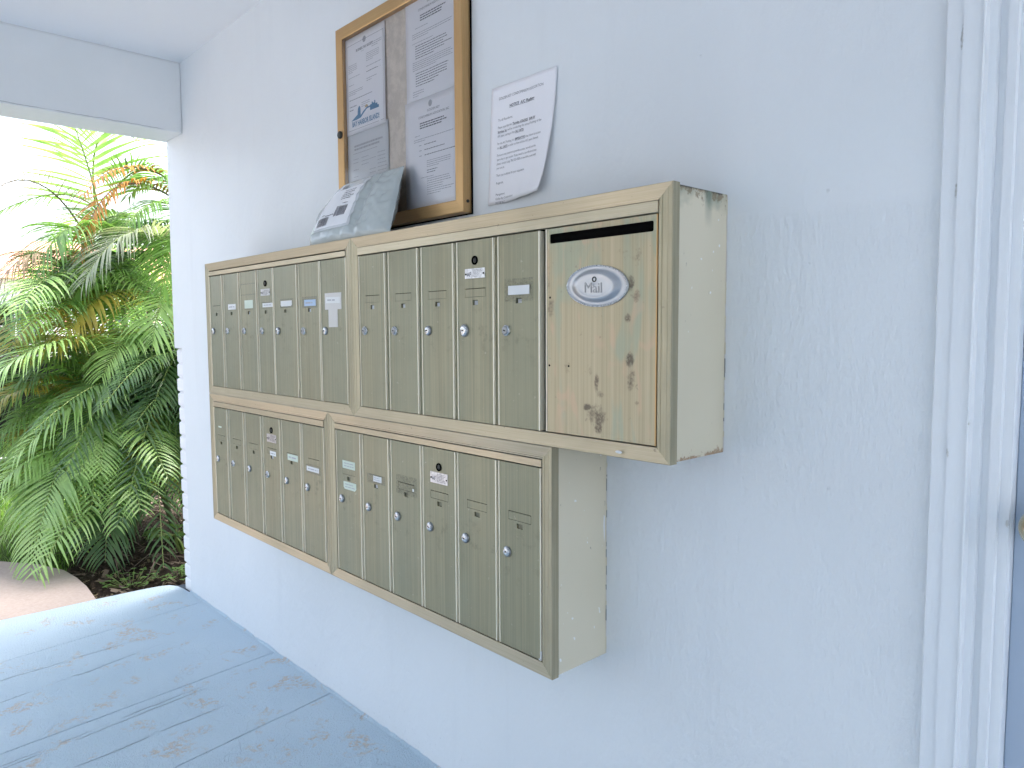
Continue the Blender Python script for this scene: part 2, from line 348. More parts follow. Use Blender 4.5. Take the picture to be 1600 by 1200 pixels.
# outside
a = N('brick_white', .75, 0, .2); a.color((.80, .81, .83)); a.bump(a.noise(120, 4, .7), .6, .004); MT['brick'] = a.mat
simple('mortar_white', (.72, .73, .75), .9)
a = N('soil', .95, 0, .1); a.color(a.mix(a.ramp(a.noise(30, 5, .7), .35, .65), (.018, .014, .011), (.075, .055, .042))); a.bump(a.noise(40, 5, .7), 1, .03); MT['soil'] = a.mat
a = N('lawn_soil', .95, 0, .1); a.color(a.mix(a.noise(10, 3), (.035, .06, .015), (.07, .11, .03))); MT['lawn'] = a.mat
a = N('bounce_paving', .85, 0, .2); a.color(a.mix(a.ramp(a.noise(2, 5, .6), .3, .7), (.24, .23, .22), (.30, .285, .27))); MT['bounce_paving'] = a.mat
a = N('path_concrete', .8, 0, .2); a.color(a.mix(a.ramp(a.noise(60, 4, .7), .3, .7), (.38, .31, .275), (.45, .375, .335))); a.bump(a.noise(150, 3), .4, .002); MT['path'] = a.mat
def leaf(name, c1, c2, trans=.45, rough=.38):
    m_ = bpy.data.materials.new(name); m_.use_nodes = True; t = m_.node_tree; b = t.nodes['Principled BSDF']
    b.inputs['Roughness'].default_value = rough; b.inputs['Specular IOR Level'].default_value = .5
    ns = t.nodes.new('ShaderNodeTexNoise'); ns.inputs['Scale'].default_value = 9; g = t.nodes.new('ShaderNodeNewGeometry'); t.links.new(g.outputs['Position'], ns.inputs['Vector'])
    mr = t.nodes.new('ShaderNodeMapRange'); mr.inputs[1].default_value = .3; mr.inputs[2].default_value = .7; t.links.new(ns.outputs['Fac'], mr.inputs[0])
    mx = t.nodes.new('ShaderNodeMix'); mx.data_type = 'RGBA'; mx.inputs[6].default_value = (*c1, 1); mx.inputs[7].default_value = (*c2, 1); t.links.new(mr.outputs[0], mx.inputs[0])
    t.links.new(mx.outputs[2], b.inputs['Base Color']); tl = t.nodes.new('ShaderNodeBsdfTranslucent')
    br = t.nodes.new('ShaderNodeMix'); br.data_type = 'RGBA'; br.blend_type = 'MULTIPLY'; br.inputs[0].default_value = 1; t.links.new(mx.outputs[2], br.inputs[6]); br.inputs[7].default_value = (1.4, 1.5, .85, 1)
    t.links.new(br.outputs[2], tl.inputs[0]); ms = t.nodes.new('ShaderNodeMixShader'); ms.inputs[0].default_value = trans
    t.links.new(b.outputs[0], ms.inputs[1]); t.links.new(tl.outputs[0], ms.inputs[2]); t.links.new(ms.outputs[0], t.nodes['Material Output'].inputs[0]); MT[name] = m_
leaf('leaf_green', (.13, .26, .07), (.23, .39, .12)); leaf('leaf_dark', (.05, .115, .04), (.10, .18, .065), .3)  # leaf_dark: deep green, also stands in for shaded foliage by the corner
leaf('leaf_bright', (.27, .45, .14), (.37, .54, .19), .28, .30); leaf('leaf_yellow', (.40, .31, .06), (.34, .33, .08), .4)  # leaf_bright: skylight and sheen on the lower leaves put into the base colour
leaf('leaf_dead', (.55, .22, .035), (.36, .19, .07), .3, .6); leaf('leaf_pale', (.22, .26, .17), (.32, .34, .26), .3)
leaf('leaf_tan', (.30, .23, .14), (.20, .15, .09), .2, .7); leaf('grass_blade', (.10, .21, .03), (.17, .30, .05), .4)
simple('rachis_green', (.20, .28, .07), .5); simple('cane', (.13, .14, .07), .6); simple('twig', (.16, .12, .09), .9)
simple('car_black', (.008, .008, .009), .15, 0, .6); simple('tyre', (.012, .012, .012), .8); simple('car_glass', (.03, .035, .04), .05, 0, .8)
simple('alloy', (.35, .35, .36), .3, .9); simple('lamp_red', (.45, .03, .02), .2); simple('lamp_clear', (.7, .7, .72), .1)
simple('house_white', (.80, .80, .79), .8); simple('roof_coral', (.55, .25, .19), .8); simple('window_dark', (.08, .10, .12), .1); simple('flower_pink', (.60, .20, .18), .6)

# ================================================================== SETTING
D = .17516; Z0 = 1.027
CEIL = 2.462; XE = -.897; XB = -.675; BB = 2.152
# ground far and wide, its unseen grey pavement put in for neutral bounce light
g = MB(); g.add([(-600, -600, -.10), (600, -600, -.10), (600, 600, -.10), (-600, 600, -.10)], [(0, 1, 2, 3)])
kind(g.build('ground', MT['bounce_paving']), 'structure')
g = MB(); g.add([(-9, -.2, -.094), (-1.2, -.2, -.094), (-.9, 4.5, -.094), (-9, 4.5, -.094)], [(0, 1, 2, 3)]); g.add([(-9, -1.7, -.0945), (-3.4, -1.3, -.0945), (-1.3, -.3, -.0945), (-1.3, 0, -.0945), (-9, 0, -.0945)], [(0, 1, 2, 3, 4)])
kind(g.build('lawn', MT['lawn']), 'structure')
# porch floor panels, cut along the joints seen in the photo
def slab_panel(xa0, xa1, xb0, xb1, ya, yb, name='slab_panel', extra=None, parent=None):
    pass
floor = MB(); floor.box((-.96, -4.6, -.12), (6.5, .2, -.012)); floor = kind(floor.build('porch_floor', MT['joint_dark']), 'structure')
def jx(x0, s, y): return x0 + s*(-y)
JTS = [(-.6176, .132), (.132, .107), (.5745, .155), (1.25, .12), (1.95, .11), (2.7, .1), (3.5, .1), (4.4, .1)]
def panel(lft, rgt, y0=-4.6, y1=.1):
    pts = []
    ys = [y0 + (y1-y0)*i/24 for i in range(25)]
    def wob(x, y, k): return x + .006*(noise.noise(Vector((x*3+k, y*4, 0))))
    L = [(wob(lft(y), y, 1)+.0022, y) for y in ys]; R = [(wob(rgt(y), y, 1)-.0022, y) for y in ys]
    m = MB(); n = len(ys)
    vs = [(x, y, 0) for x, y in L] + [(x, y, 0) for x, y in R] + [(x, y, -.03) for x, y in L] + [(x, y, -.03) for x, y in R]
    fs = [(i, n+i, n+i+1, i+1) for i in range(n-1)] + [(2*n+i, i, i+1, 2*n+i+1) for i in range(n-1)] + [(n+i, 3*n+i, 3*n+i+1, n+i+1) for i in range(n-1)]
    fs += [(0, 2*n, 3*n, n)]
    m.add(vs, fs); return m
SE = [(-1.019, -.74), (-1.011, -.55), (-1.011, -.36), (-1.004, -.19), (-.993, -.09), (-.972, -.045), (-.93, -.022), (-.87, -.012), (-.79, -.008)]
def edge_x(y):
    if y <= -.74: return -1.019 - .002*math.sin(y*9)
    for (xa, ya), (xb, yb) in zip(SE, SE[1:]):
        if ya <= y <= yb: return xa + (xb-xa)*(y-ya)/(yb-ya)
    return -.79
for i in range(len(JTS)):
    r_ = (lambda y, j=JTS[i]: jx(j[0], j[1], y))
    if i == 0:
        ys = [-4.6 + 2.86*k/20 for k in range(20)] + [p[1] for p in SE] + [.1]
        m = MB(); n = len(ys)
        L = [(edge_x(y) + .004*noise.noise(Vector((0, y*14, 3))), y) for y in ys]; R = [(r_(y)-.0016 + .006*noise.noise(Vector((r_(y)*3+1, y*4, 0))), y) for y in ys]
        top = [(x+.012, y, 0) for x, y in L]; mid_ = [(x+.003, y, -.004) for x, y in L]; low = [(x, y, -.014) for x, y in L]; bot = [(x+.01, y, -.12) for x, y in L]
        rt = [(x, y, 0) for x, y in R]; rb = [(x, y, -.03) for x, y in R]
        rows = [bot, low, mid_, top, rt, rb]
        m.add([p for r in rows for p in r], [(a*n+i_, a*n+i_+1, (a+1)*n+i_+1, (a+1)*n+i_) for a in range(5) for i_ in range(n-1)], 0, False)
        o = m.build('slab_panel', MT['floor'], floor)
        for p in o.data.polygons: p.use_smooth = True
        o.modifiers.new('es', 'EDGE_SPLIT').split_angle = math.radians(50)
    l_ = r_
    r2 = (lambda y, j=JTS[i+1]: jx(j[0], j[1], y)) if i+1 < len(JTS) else (lambda y: 6.5)
    panel(l_, r2).build('slab_panel', MT['floor'], floor)
for o in list(floor.children):
    me = o.data
    bm = bmesh.new(); bm.from_mesh(me); bm.faces.ensure_lookup_table()
    for fc in bm.faces:
        fc.normal_update()
        c = fc.calc_center_median()
        if abs(fc.normal.z) > .5 and fc.normal.z < 0 and c.z > -.02: fc.normal_flip()
    bm.to_mesh(me); bm.free()

# floor paint brushed up onto the foot of the wall
m = MB(); NP = 300; vs = []
for k in range(NP+1):
    x = -.79 + 3.24*k/NP; t_ = .007 + .007*noise.noise(Vector((x*9, 0, 0))) + .004*noise.noise(Vector((x*41, 3, 0)))
    vs += [(x, -.010, .0004), (x, -.0035, max(.0015, t_*.5)), (x, -.0012, max(.002, t_))]
m.add(vs, [(3*k+i, 3*k+3+i, 3*k+4+i, 3*k+1+i) for k in range(NP) for i in range(2)], 0, True); m.build('paint_edge', MT['floor'], floor)
# concrete path curving away and the planting bed
PE = [(-1.074, -.348), (-1.306, -.335), (-1.482, -.339), (-1.67, -.359), (-1.881, -.439), (-2.098, -.585), (-2.5, -.85), (-3.2, -1.1), (-5.5, -1.4)]
m = MB(); n = len(PE)
up = [(-.955, -.348, -.022)] + [(x, y, -.022) for x, y in PE]; dn = [(-.955, -2.4, -.022)] + [(x, -2.4 - .12*abs(x), -.022) for x, y in PE]
upb = [(x, y+.004, -.13) for x, y, z in up]
k = len(up)
m.add(up+dn+upb, [(i, i+1, k+i+1, k+i) for i in range(k-1)] + [(i+1, i, 2*k+i, 2*k+i+1) for i in range(k-1)])
o = kind(m.build('path', MT['path']), 'structure')
for p in o.data.polygons:
    if p.normal.z < -.5: p.flip()
# bed soil: lumpy sheet
m = MB(); NX, NY = 70, 50
def bedz(x, y): return -.075 + .03*noise.noise(Vector((x*5, y*5, 0))) + .012*noise.noise(Vector((x*19, y*19, 5)))
vs = []
for i in range(NX+1):
    for j in range(NY+1):
        x = -3.9 + 3.1*i/NX; lo = -.36 if x > -1.7 else -.36 + (-1.7-x)*.36; y = lo + (3.0-lo)*(j/NY)**1.5; vs.append((x, y, bedz(x, y)))
m.add(vs, [(i*(NY+1)+j, (i+1)*(NY+1)+j, (i+1)*(NY+1)+j+1, i*(NY+1)+j+1) for i in range(NX) for j in range(NY)], 0, True)
kind(m.build('bed_soil', MT['soil']), 'structure')

# ceiling slab and the dropped beam over the opening
m = MB(); m.box((XB, -5.6, CEIL), (5.9, .2, CEIL+.35)); kind(m.build('ceiling', MT['ceil']), 'structure')
m = MB(); m.box((XE+.002, -5.6, BB), (XB, -.001, CEIL+.35)); kind(m.build('beam', MT['beam'], bevel=.004, seg=2), 'structure')
m = MB(); m.box((-1.30, -5.6, 2.64), (XE-.002, 3.2, 2.84)); kind(m.build('sky_block_slab', MT['ceil']), 'structure')  # unseen overhang added to cut sky and sun on the slab edge
# the wall with the door opening
DX0, DX1, DH = 2.548, 3.44, 2.08
wall = thing('wall', 'pale blue-white painted stucco wall that carries the mailboxes, white brick at its garden corner', 'wall', (0, 0, 0))
m = MB()
OUT = [(-.795, -.12), (DX0, -.12), (DX0, DH), (DX1, DH), (DX1, -.12), (5.9, -.12), (5.9, CEIL+.35), (XE, CEIL+.35), (XE, 1.178), (-.795, 1.178)]
n = len(OUT); m.add([(x, 0, z) for x, z in OUT]+[(x, .2, z) for x, z in OUT], [tuple(range(n)), tuple(range(n, 2*n))[::-1]] + [((i+1) % n, i, n+i, n+(i+1) % n) for i in range(n)])
m.build('stucco', MT['wall'], wall, bevel=.006, seg=2)
m = MB(); m.box((XE, .2005, -.12), (5.9, 6.0, 5.6)); m.box((XE, -5.6, 2.815), (5.9, .2, 5.6)); m.build('sun_block_mass', MT['wall'], wall)  # unseen building mass added to keep the sun off the slab
m = MB(); m.box((XE+.022, .012, -.12), (-.797, .19, 1.176)); m.build('mortar', MT['mortar_white'], wall)
bz = -.02; pitch_ = .0705
for i in range(17):
    z = bz + i*pitch_; m = MB(); dx = random.uniform(-.004, .004); dy = random.uniform(0, .003)
    m.box((XE+dx, .006+dy, z+.003), (-.802, .196, z+pitch_-.004+random.uniform(-.001, .001)))
    m.build('brick', MT['brick'], wall, bevel=.009, seg=2)

# unseen wall added behind the viewer to dim the right of the passage
m = MB(); m.box((1.3, -3.6, -.12), (5.9, -3.4, CEIL+.001))
tag(m.build('light_block_wall', MT['wall']), 'unseen plain wall added across the passage to dim its right side', 'wall')

# ================================================================== MAILBOXES
def plate(m, x0, x1, z0, z1, y, holes, depth=.006, mi=0):
    """front plate with real rectangular recesses: holes = (x0,x1,z0,z1,depth,floor_material)"""
    xs = sorted({x0, x1, *[h[0] for h in holes], *[h[1] for h in holes]}); zs = sorted({z0, z1, *[h[2] for h in holes], *[h[3] for h in holes]})
    for i in range(len(xs)-1):
        for j in range(len(zs)-1):
            cx, cz = (xs[i]+xs[i+1])/2, (zs[j]+zs[j+1])/2
            if any(h[0] < cx < h[1] and h[2] < cz < h[3] for h in holes): continue
            m.add([(xs[i], y, zs[j]), (xs[i+1], y, zs[j]), (xs[i+1], y, zs[j+1]), (xs[i], y, zs[j+1])], [(0, 1, 2, 3)], mi)
    for a, b, c, d, dp, fm in holes:
        q = [(a, y, c), (b, y, c), (b, y, d), (a, y, d)]; p = [(x, y+dp, z) for x, _, z in q]
        m.add(q+p, [(0, 3, 7, 4)[::-1], (1, 5, 6, 2)[::-1], (0, 4, 5, 1)[::-1], (3, 2, 6, 7)[::-1], ], mi)
        m.add(p, [(0, 1, 2, 3)], fm)
    m.add([(x0, y, z0), (x1, y, z0), (x1, y, z1), (x0, y, z1), (x0, y+.014, z0), (x1, y+.014, z0), (x1, y+.014, z1), (x0, y+.014, z1)],
          [(0, 3, 7, 4), (1, 5, 6, 2), (0, 4, 5, 1), (3, 2, 6, 7), (4, 7, 6, 5)], mi)

YF = -.171
def lock_mesh(x, z, parent, big=False, tilt=0., dark=False):
    m = MB(); r = .0118 if not big else .0145
    m.lathe([(r, 0), (r, -.003), (r*.93, -.0042), (r*.80, -.0046)], (x, YF, z), 22, 0 if not dark else 1, cap=False)
    m.lathe([(r*.80, -.0046), (r*.74, -.0058), (r*.55, -.0068), (r*.28, -.0070), (.0003, -.0068)], (x, YF, z), 22, 1 if not dark else 0)
    c, s = math.cos(tilt), math.sin(tilt)
    q = [(-.0040, -.0009), (.0040, -.0009), (.0040, .0009), (-.0040, .0009)]
    m.add([(x+c*a-s*b, YF-.0072, z+s*a+c*b) for a, b in q], [(0, 1, 2, 3)], 2)
    m.lathe([(.0017, -.0073), (.0002, -.0074)], (x, YF, z), 10, 2)
    return m.build('lock', [MT['lock_ring'], MT['chrome'], MT['black']], parent)

def bars(m, x0, x1, z0, z1, rows, y, mi=0, seed=0, words=True, fill=.72, slant=0.):
    """unreadable small print: rows of short thin strokes"""
    rd = random.Random(seed); h = (z1-z0)/rows
    for i in range(rows):
        z = z1 - (i+.5)*h; x = x0; e = x1 - rd.random()*(x1-x0)*.35*(rd.random() > .45)
        while x < e:
            w = min(h*rd.uniform(.8, 2.8), e-x)
            m.add([(x, y, z-h*fill*.28), (x+w, y, z-h*fill*.28), (x+w, y, z+h*fill*.28), (x, y, z+h*fill*.28)], [(0, 1, 2, 3)], mi)
            x += w + h*.35

def sticker(name, x0, x1, z0, z1, mat, parent, rows=1, ink=True, y=YF, rot=0., seed=0, cut=False, ht=.0007):
    m = MB(); cx, cz = (x0+x1)/2, (z0+z1)/2
    pts = [(x0, z0), (x1, z0), (x1, z1), (x0, z1)]
    if cut: c_ = (z1-z0)*.25; pts = [(x0+c_, z0), (x1-c_*1.4, z0), (x1, z0+c_), (x1, z1), (x0, z1), (x0, z0+c_)]
    n = len(pts)
    vs = [(x, y-ht, z) for x, z in pts] + [(x, y, z) for x, z in pts]
    m.add(vs, [tuple(range(n))] + [((i+1) % n, i, n+i, n+(i+1) % n) for i in range(n)], 0)
    if ink: bars(m, x0+(x1-x0)*.12, x1-(x1-x0)*.10, z0+(z1-z0)*.15, z1-(z1-z0)*.15, rows, y-ht-.0002, 1, seed, fill=.55)
    if rot:
        c, s = math.cos(rot), math.sin(rot)
        m.v = [(cx+c*(x-cx)-s*(z-cz), yy, cz+s*(x-cx)+c*(z-cz)) for x, yy, z in m.v]
    return m.build(name, [mat, MT['ink_light']], parent)

def frame_member(p0, axis, inward, L, w, prof, mat, parent, name='frame_rail', m0=1, m1=1):
    """prof: (s across width, y depth); mitred ends"""
    m = MB(); p0 = Vector(p0); ax = Vector(axis); iw = Vector(inward); n = len(prof)
    A = [p0 + iw*s + ax*(s*m0 if s > 0 else 0) + Vector((0, h, 0)) for s, h in prof]
    B = [p0 + iw*s + ax*(L-(s*m1 if s > 0 else 0)) + Vector((0, h, 0)) for s, h in prof]
    m.add(A+B, [(i, i+1, n+i+1, n+i) for i in range(n-1)], 0)
    m.add(A, [tuple(range(n))]); m.add(B, [tuple(range(n))[::-1]])
    m.add([A[0], A[-1], B[-1], B[0]], [(0, 1, 2, 3)])
    return m.build(name, mat, parent)

def unit(label, x0, x1, z0, z1, doors, sidemat, zdt, zdb, hdr_gap, plate_door, side='both'):
    """one recessed-door bank: housing, mitred frame rails, header strip, numbered doors"""
    t = thing('mailbox_bank', label, 'mailboxes', ((x0+x1)/2, 0, z0), 'wall-hung banks of apartment mailboxes')
    m = MB(); m.box((x0+.003, -D+.012, z0+.003), (x1-.003, -.0005, z1-.003))
    # open box front: drop front face and replace it with a recess
    m.f.pop(2); m.m.pop(2); m.sm.pop(2)
    a, b, c, d = x0+.02, x1-.02, z0+.02, z1-.02; y = -D+.012; yb = -D+.05
    o4 = [(x0+.003, y, z0+.003), (x1-.003, y, z0+.003), (x1-.003, y, z1-.003), (x0+.003, y, z1-.003)]; i4 = [(a, y, c), (b, y, c), (b, y, d), (a, y, d)]; k4 = [(x_, yb, z_) for x_, _, z_ in i4]
    m.add(o4+i4, [(i, (i+1) % 4, 4+(i+1) % 4, 4+i) for i in range(4)], 1)
    m.add(i4+k4, [(i, (i+1) % 4, 4+(i+1) % 4, 4+i) for i in range(4)] + [(4, 5, 6, 7)], 1)
    m.build('housing', [sidemat, MT['black']], t)
    FW = .031; FT = .0275; y = -D
    pv = [(0, .020), (0, .0008), (.0015, 0), (.0045, .0002), (.005, .0012), (.0095, .0012), (.010, .0004), (.0155, .0012), (.016, .002), (.0225, .0024), (.023, .0014), (.0292, .0026), (FW, .0034), (FW, .014)]
    ph = [(0, .020), (0, .0008), (.0012, 0), (FT-.0035, .0028), (FT-.003, .0018), (FT, .0022), (FT, .014)]
    cl = lambda pr: [(s, y+h) for s, h in pr]
    def P(x, z): return (x, 0, z)
    k = FW/FT
    frame_member(P(x0, z1), (1, 0, 0), (0, 0, -1), x1-x0, FT, [(s, h+y) for s, h in ph], MT['frame_h'], t, m0=k, m1=k)
    frame_member(P(x0, z0), (1, 0, 0), (0, 0, 1), x1-x0, FT, [(s, h+y) for s, h in ph], MT['frame_h'], t, m0=k, m1=k)
    frame_member(P(x0, z0), (0, 0, 1), (1, 0, 0), z1-z0, FW, [(s, h+y) for s, h in pv], MT['frame_v'], t, m0=1/k, m1=1/k)
    frame_member(P(x1, z0), (0, 0, 1), (-1, 0, 0), z1-z0, FW, [(s, h+y) for s, h in pv], MT['frame_v'], t, m0=1/k, m1=1/k)
    m = MB(); m.box((x0+FW+.001, YF-.0028, zdt+.003), (x1-FW-.001, YF+.014, z1-FT-hdr_gap)); m.build('header_strip', MT['frame_h'], t, bevel=.0008)
    out = []
    for i, (a, b) in enumerate(doors):
        up = z0 > 1.0; cx = (a+b)/2
        sx0, sx1 = cx-.035, cx+.035
        zs = 1.3455 if up else .8645; hz = 1.3235 if up else .844
        hw = .009; rd = random.Random(i*7+int(x0*100)+int(z0*10))
        deep = (i == plate_door)
        holes = [(sx0, sx1, zs+.0082, zs+.0098, .003, 1), (sx0, sx1, zs-.0098, zs-.0088, .0016, 3), (sx1-.0006, sx1, zs-.0088, zs+.0082, .0008, 3), (sx0, sx0+.0006, zs-.0088, zs+.0082, .0008, 3),
                 (cx-hw, cx+hw, hz-.005, hz+.0055, .006, 1 if rd.random() < .45 else 3)]
        m = MB(); plate(m, a+.0006, b-.0006, zdb, zdt, YF, holes)
        m.box((a, YF-.0016, zdb), (a+.0026, YF+.012, zdt), 2)
        m.box((b-.0030, YF-.0020, zdb), (b, YF+.012, zdt), 2)
        nx = doors[i+1][0] if i < len(doors)-1 else b
        if nx-b > .006: m.box((b, YF+.0035, zdb), (nx-.0030, YF+.012, zdt), 0)
        d_ = m.build('door', [MT['door_metal'], MT['pocket_dark'], MT['door_lip'], MT['pocket_olive']], t)
        # viewing window insert
        m = MB(); off = rd.uniform(.001, .005)
        m.box((cx-hw+off, YF+.003, hz-.005), (cx+hw-.0002, YF+.0035, hz+.0055-off*.5)); m.build('window_insert', MT['pocket_grey'] if (up and x0 > 1) or rd.random() < .3 else MT['pocket_olive'], d_)
        lock_mesh(a+.0270 if not up else a+.0255, 1.2615 if up else .7822, d_, big=(up and x0 > 1 and i == 3), tilt=rd.uniform(-.3, .3), dark=(i in (1, 5) and up) or rd.random() < .25)
        if i == plate_door:
            zk, zp = (1.4165, 1.388) if up else (.9345, .9075)
            m = MB(); m.lathe([(.0098, 0), (.0098, -.0022), (.0078, -.0026), (.0070, -.0006), (.0058, -.0004)], (cx, YF, zk), 22, 0, cap=False)
            m.lathe([(.0058, -.0004), (.0050, -.002), (.0028, -.0024), (.0005, -.0024)], (cx+.001, YF, zk), 16, 1); m.build('master_lock', [MT['black'], MT['dark_metal']], d_)
            m = MB(); w = .034; h_ = .0108 if up else .0135
            m.add([(cx+x_, YF-.0012, zp+z_) for x_, z_ in ((-w, -h_), (w, -h_), (w, h_), (-w, h_))] + [(cx+x_, YF, zp+z_) for x_, z_ in ((-w, -h_), (w, -h_), (w, h_), (-w, h_))],
                  [(0, 1, 2, 3), (1, 0, 4, 5), (2, 1, 5, 6), (3, 2, 6, 7), (0, 3, 7, 4)])
            for sx_ in (-w+.004, w-.004): m.lathe([(.0022, -.0014), (.0018, -.0024), (.0003, -.0026)], (cx+sx_, YF, zp-.0012), 8, 1)
            vs, fs = text_mesh('AF', .0125, .03)
            m.add([(cx-w+.0075+x_, YF-.0015, zp-.006+z_) for x_, z_ in vs], [q for q in fs], 2)
            bars(m, cx-.007, cx+w-.008, zp-h_*.75, zp+h_*.80, 6, YF-.0015, 2, i, fill=.6)
            m.build('maker_plate', [MT['silver'], MT['black'], MT['ink']], d_)
        out.append(d_)
    return t, out

UL = [(.0145, .1484), (.163, .2927), (.3078, .4386), (.4500, .5650), (.5690, .7265), (.7395, .8690), (.8735, 1.0165)]
UR = [(1.087, 1.2127), (1.2288, 1.3553), (1.3711, 1.495), (1.5083, 1.6351), (1.6485, 1.7755)]
LL = [(.0256, .1554), (.1731, .2996), (.3143, .4426), (.4576, .5842), (.598, .7272), (.7377, .8735)]
LR = [(.9443, 1.0764), (1.0863, 1.215), (1.2261, 1.3583), (1.3663, 1.496), (1.5036, 1.639), (1.6467, 1.7775)]
UL = [(max(a, .0318), b) for a, b in UL]; UL[-1] = (UL[-1][0], 1.0195); LL = [(max(a, .0335), b) for a, b in LL]
ZT = 1.5124
tUL, dUL = unit('upper mailbox bank nearest the garden, seven narrow olive metal doors with paper name slips', .0, 1.0508, Z0+.0005, ZT, UL, MT['side_upper'], 1.4635, 1.0565, .0035, 3)
tUR, dUR = unit('upper mailbox bank with five olive doors and a wide stained door bearing an oval plate', 1.0515, 2.0956, Z0+.0005, ZT, UR, MT['side_upper'], 1.4608, 1.0565, .0008, 3)
tLL, dLL = unit('lower mailbox bank nearest the garden, six narrow olive metal doors, bottom left of the four', .0, .9065, Z0-.4850, Z0-.0005, LL, MT['side_lower'], .9760, .5715, .0022, 3)
tLR, dLR = unit('lower mailbox bank with six olive doors, directly beneath the stained parcel door', .9072, 1.8114, Z0-.4850, Z0-.0005, LR, MT['side_lower'], .9785, .5715, .0022, 3)

# ragged caulk and dirt seam where the housings meet the wall
for t_, xx, za, zb in ((tUR, 2.0926, 1.032, 1.508), (tLR, 1.8084, .546, 1.022)):
    m = MB(); rd = random.Random(int(xx*10)); z = za
    while z < zb:
        l_ = min(rd.uniform(.004, .03), zb-z); w_ = rd.uniform(.0010, .0020); m.box((xx+.0001, -rd.uniform(.001, .002), z), (xx+w_, -.0002, z+l_), rd.choice((0, 0, 1, 2))); z += l_
    m.build('seam', [MT['tape_white'], MT['side_lower'], MT['lock_ring']], t_)
# parcel door with its mail slot
def rrect(x0, x1, z0, z1, r, n=5):
    out = []
    for cx, cz, a0 in ((x1-r, z0+r, -90), (x1-r, z1-r, 0), (x0+r, z1-r, 90), (x0+r, z0+r, 180)):
        for k in range(n+1): t_ = math.radians(a0+90*k/n); out.append((cx+r*math.cos(t_), cz+r*math.sin(t_)))
    return out
def holed_plate(x0, x1, z0, z1, y, inner, depth, mats, name, parent):
    bm = bmesh.new(); b = parent_base(parent)
    V = lambda x, z, yy=y: bm.verts.new((x-b.x, yy-b.y, z-b.z))
    ov = [V(*p) for p in ((x0, z0), (x1, z0), (x1, z1), (x0, z1))]; iv = [V(*p) for p in inner]
    es = [bm.edges.new((ov[i], ov[(i+1) % 4])) for i in range(4)] + [bm.edges.new((iv[i], iv[(i+1) % len(iv)])) for i in range(len(iv))]
    bmesh.ops.triangle_fill(bm, edges=es, use_beauty=True, use_dissolve=False, normal=(0, -1, 0))
    for fc in bm.faces:
        fc.normal_update()
        if fc.normal.y > 0: fc.normal_flip()
    ib = [V(x, z, y+depth) for x, z in inner]; n = len(iv)
    for i in range(n): bm.faces.new((iv[i], iv[(i+1) % n], ib[(i+1) % n], ib[i]))
    ob = [V(x, z, y+.016) for x, z in ((x0, z0), (x1, z0), (x1, z1), (x0, z1))]
    for i in range(4): bm.faces.new((ov[(i+1) % 4], ov[i], ob[i], ob[(i+1) % 4]))
    me = bpy.data.meshes.new(name); bm.to_mesh(me); bm.free()
    for q in mats: me.materials.append(q)
    o = bpy.data.objects.new(name, me); COL.objects.link(o); o.parent = parent; return o
PX0, PX1, PZ0, PZ1 = 1.7925, 2.0625, 1.0575, 1.4615
pdoor = holed_plate(PX0, PX1, PZ0, PZ1, YF, rrect(1.8025, 2.0535, 1.4325, 1.4512, .0035), .0015, [MT['parcel']], 'parcel_door', tUR)
pdoor['label'] = 'wide stained parcel door with mail slot'
m = MB(); m.box((1.7985, YF+.006, 1.425), (2.058, YF+.0065, 1.4585)); m.build('slot_shade_sheet', MT['black'], pdoor)  # black sheet stands in for the unlit inside of the slot
m = MB(); m.box((PX0-.0002, YF-.0012, PZ0), (PX0+.0022, YF+.014, PZ1)); m.build('door_edge', MT['door_lip'], pdoor)
m = MB(); m.box((PX1-.0022, YF-.0012, PZ0), (PX1+.0002, YF+.014, PZ1)); m.build('door_edge', MT['gold_v'], pdoor)
for x, z in ((1.8012, 1.1913), (1.8536, 1.1917), (1.8032, 1.3266)):
    m = MB(); m.lathe([(.0022, 0), (.0021, -.0004), (.0002, -.0005)], (x, YF, z), 10); m.build('rivet_hole', MT['black'], pdoor)
# oval plate
OC = (1.9252, YF, 1.3441); AX, AZ = .0755, .0390
m = MB()
def ell(prof, mi=0, n=72, sm=True, cap=False):
    vs = []; tl = -.045
    for r, y in prof:
        for k in range(n):
            t_ = 2*PI*k/n; ex = AX*r*math.cos(t_); ez = (AZ - (1-r)*.004)*r*math.sin(t_); vs.append((OC[0]+ex*math.cos(tl)-ez*math.sin(tl), OC[1]+y, OC[2]+ex*math.sin(tl)+ez*math.cos(tl)))
    m.add(vs, [(i*n+k, (i+1)*n+k, (i+1)*n+(k+1) % n, i*n+(k+1) % n) for i in range(len(prof)-1) for k in range(n)], mi, sm)
    if cap: m.add(vs[-n:], [tuple(range(n))], mi, sm)
ell([(1.0, 0), (1.0, -.0022), (.985, -.003), (.95, -.003)]); ell([(.95, -.003), (.93, -.0018), (.80, -.0020)])
ell([(.80, -.0020), (.775, -.0030), (.70, -.0062), (.62, -.0086), (.56, -.0092)]); ell([(.56, -.0092), (.53, -.0086), (.40, -.0086), (.2, -.0090), (.004, -.0091)], cap=True)
oval = m.build('oval_plate', MT['oval'], pdoor)
oval['label'] = 'oval silver plate embossed Mail with a beaded rim'
m = MB(); base_s = []
for k in range(84):
    t_ = 2*PI*k/84; ex = AX*.972*math.cos(t_); ez = AZ*.968*math.sin(t_); tl = -.045
    c = (OC[0]+ex*math.cos(tl)-ez*math.sin(tl), OC[1]-.003, OC[2]+ex*math.sin(tl)+ez*math.cos(tl))
    m.lathe([(.00135, 0), (.0011, -.0008), (.0003, -.0013)], c, 7)
m.v and m.build('beading', MT['chrome'], oval) if False else None
m.build('bead_rim', MT['chrome'], pdoor)
m = MB(); vs, fs = text_mesh('Mail', .030, 0)
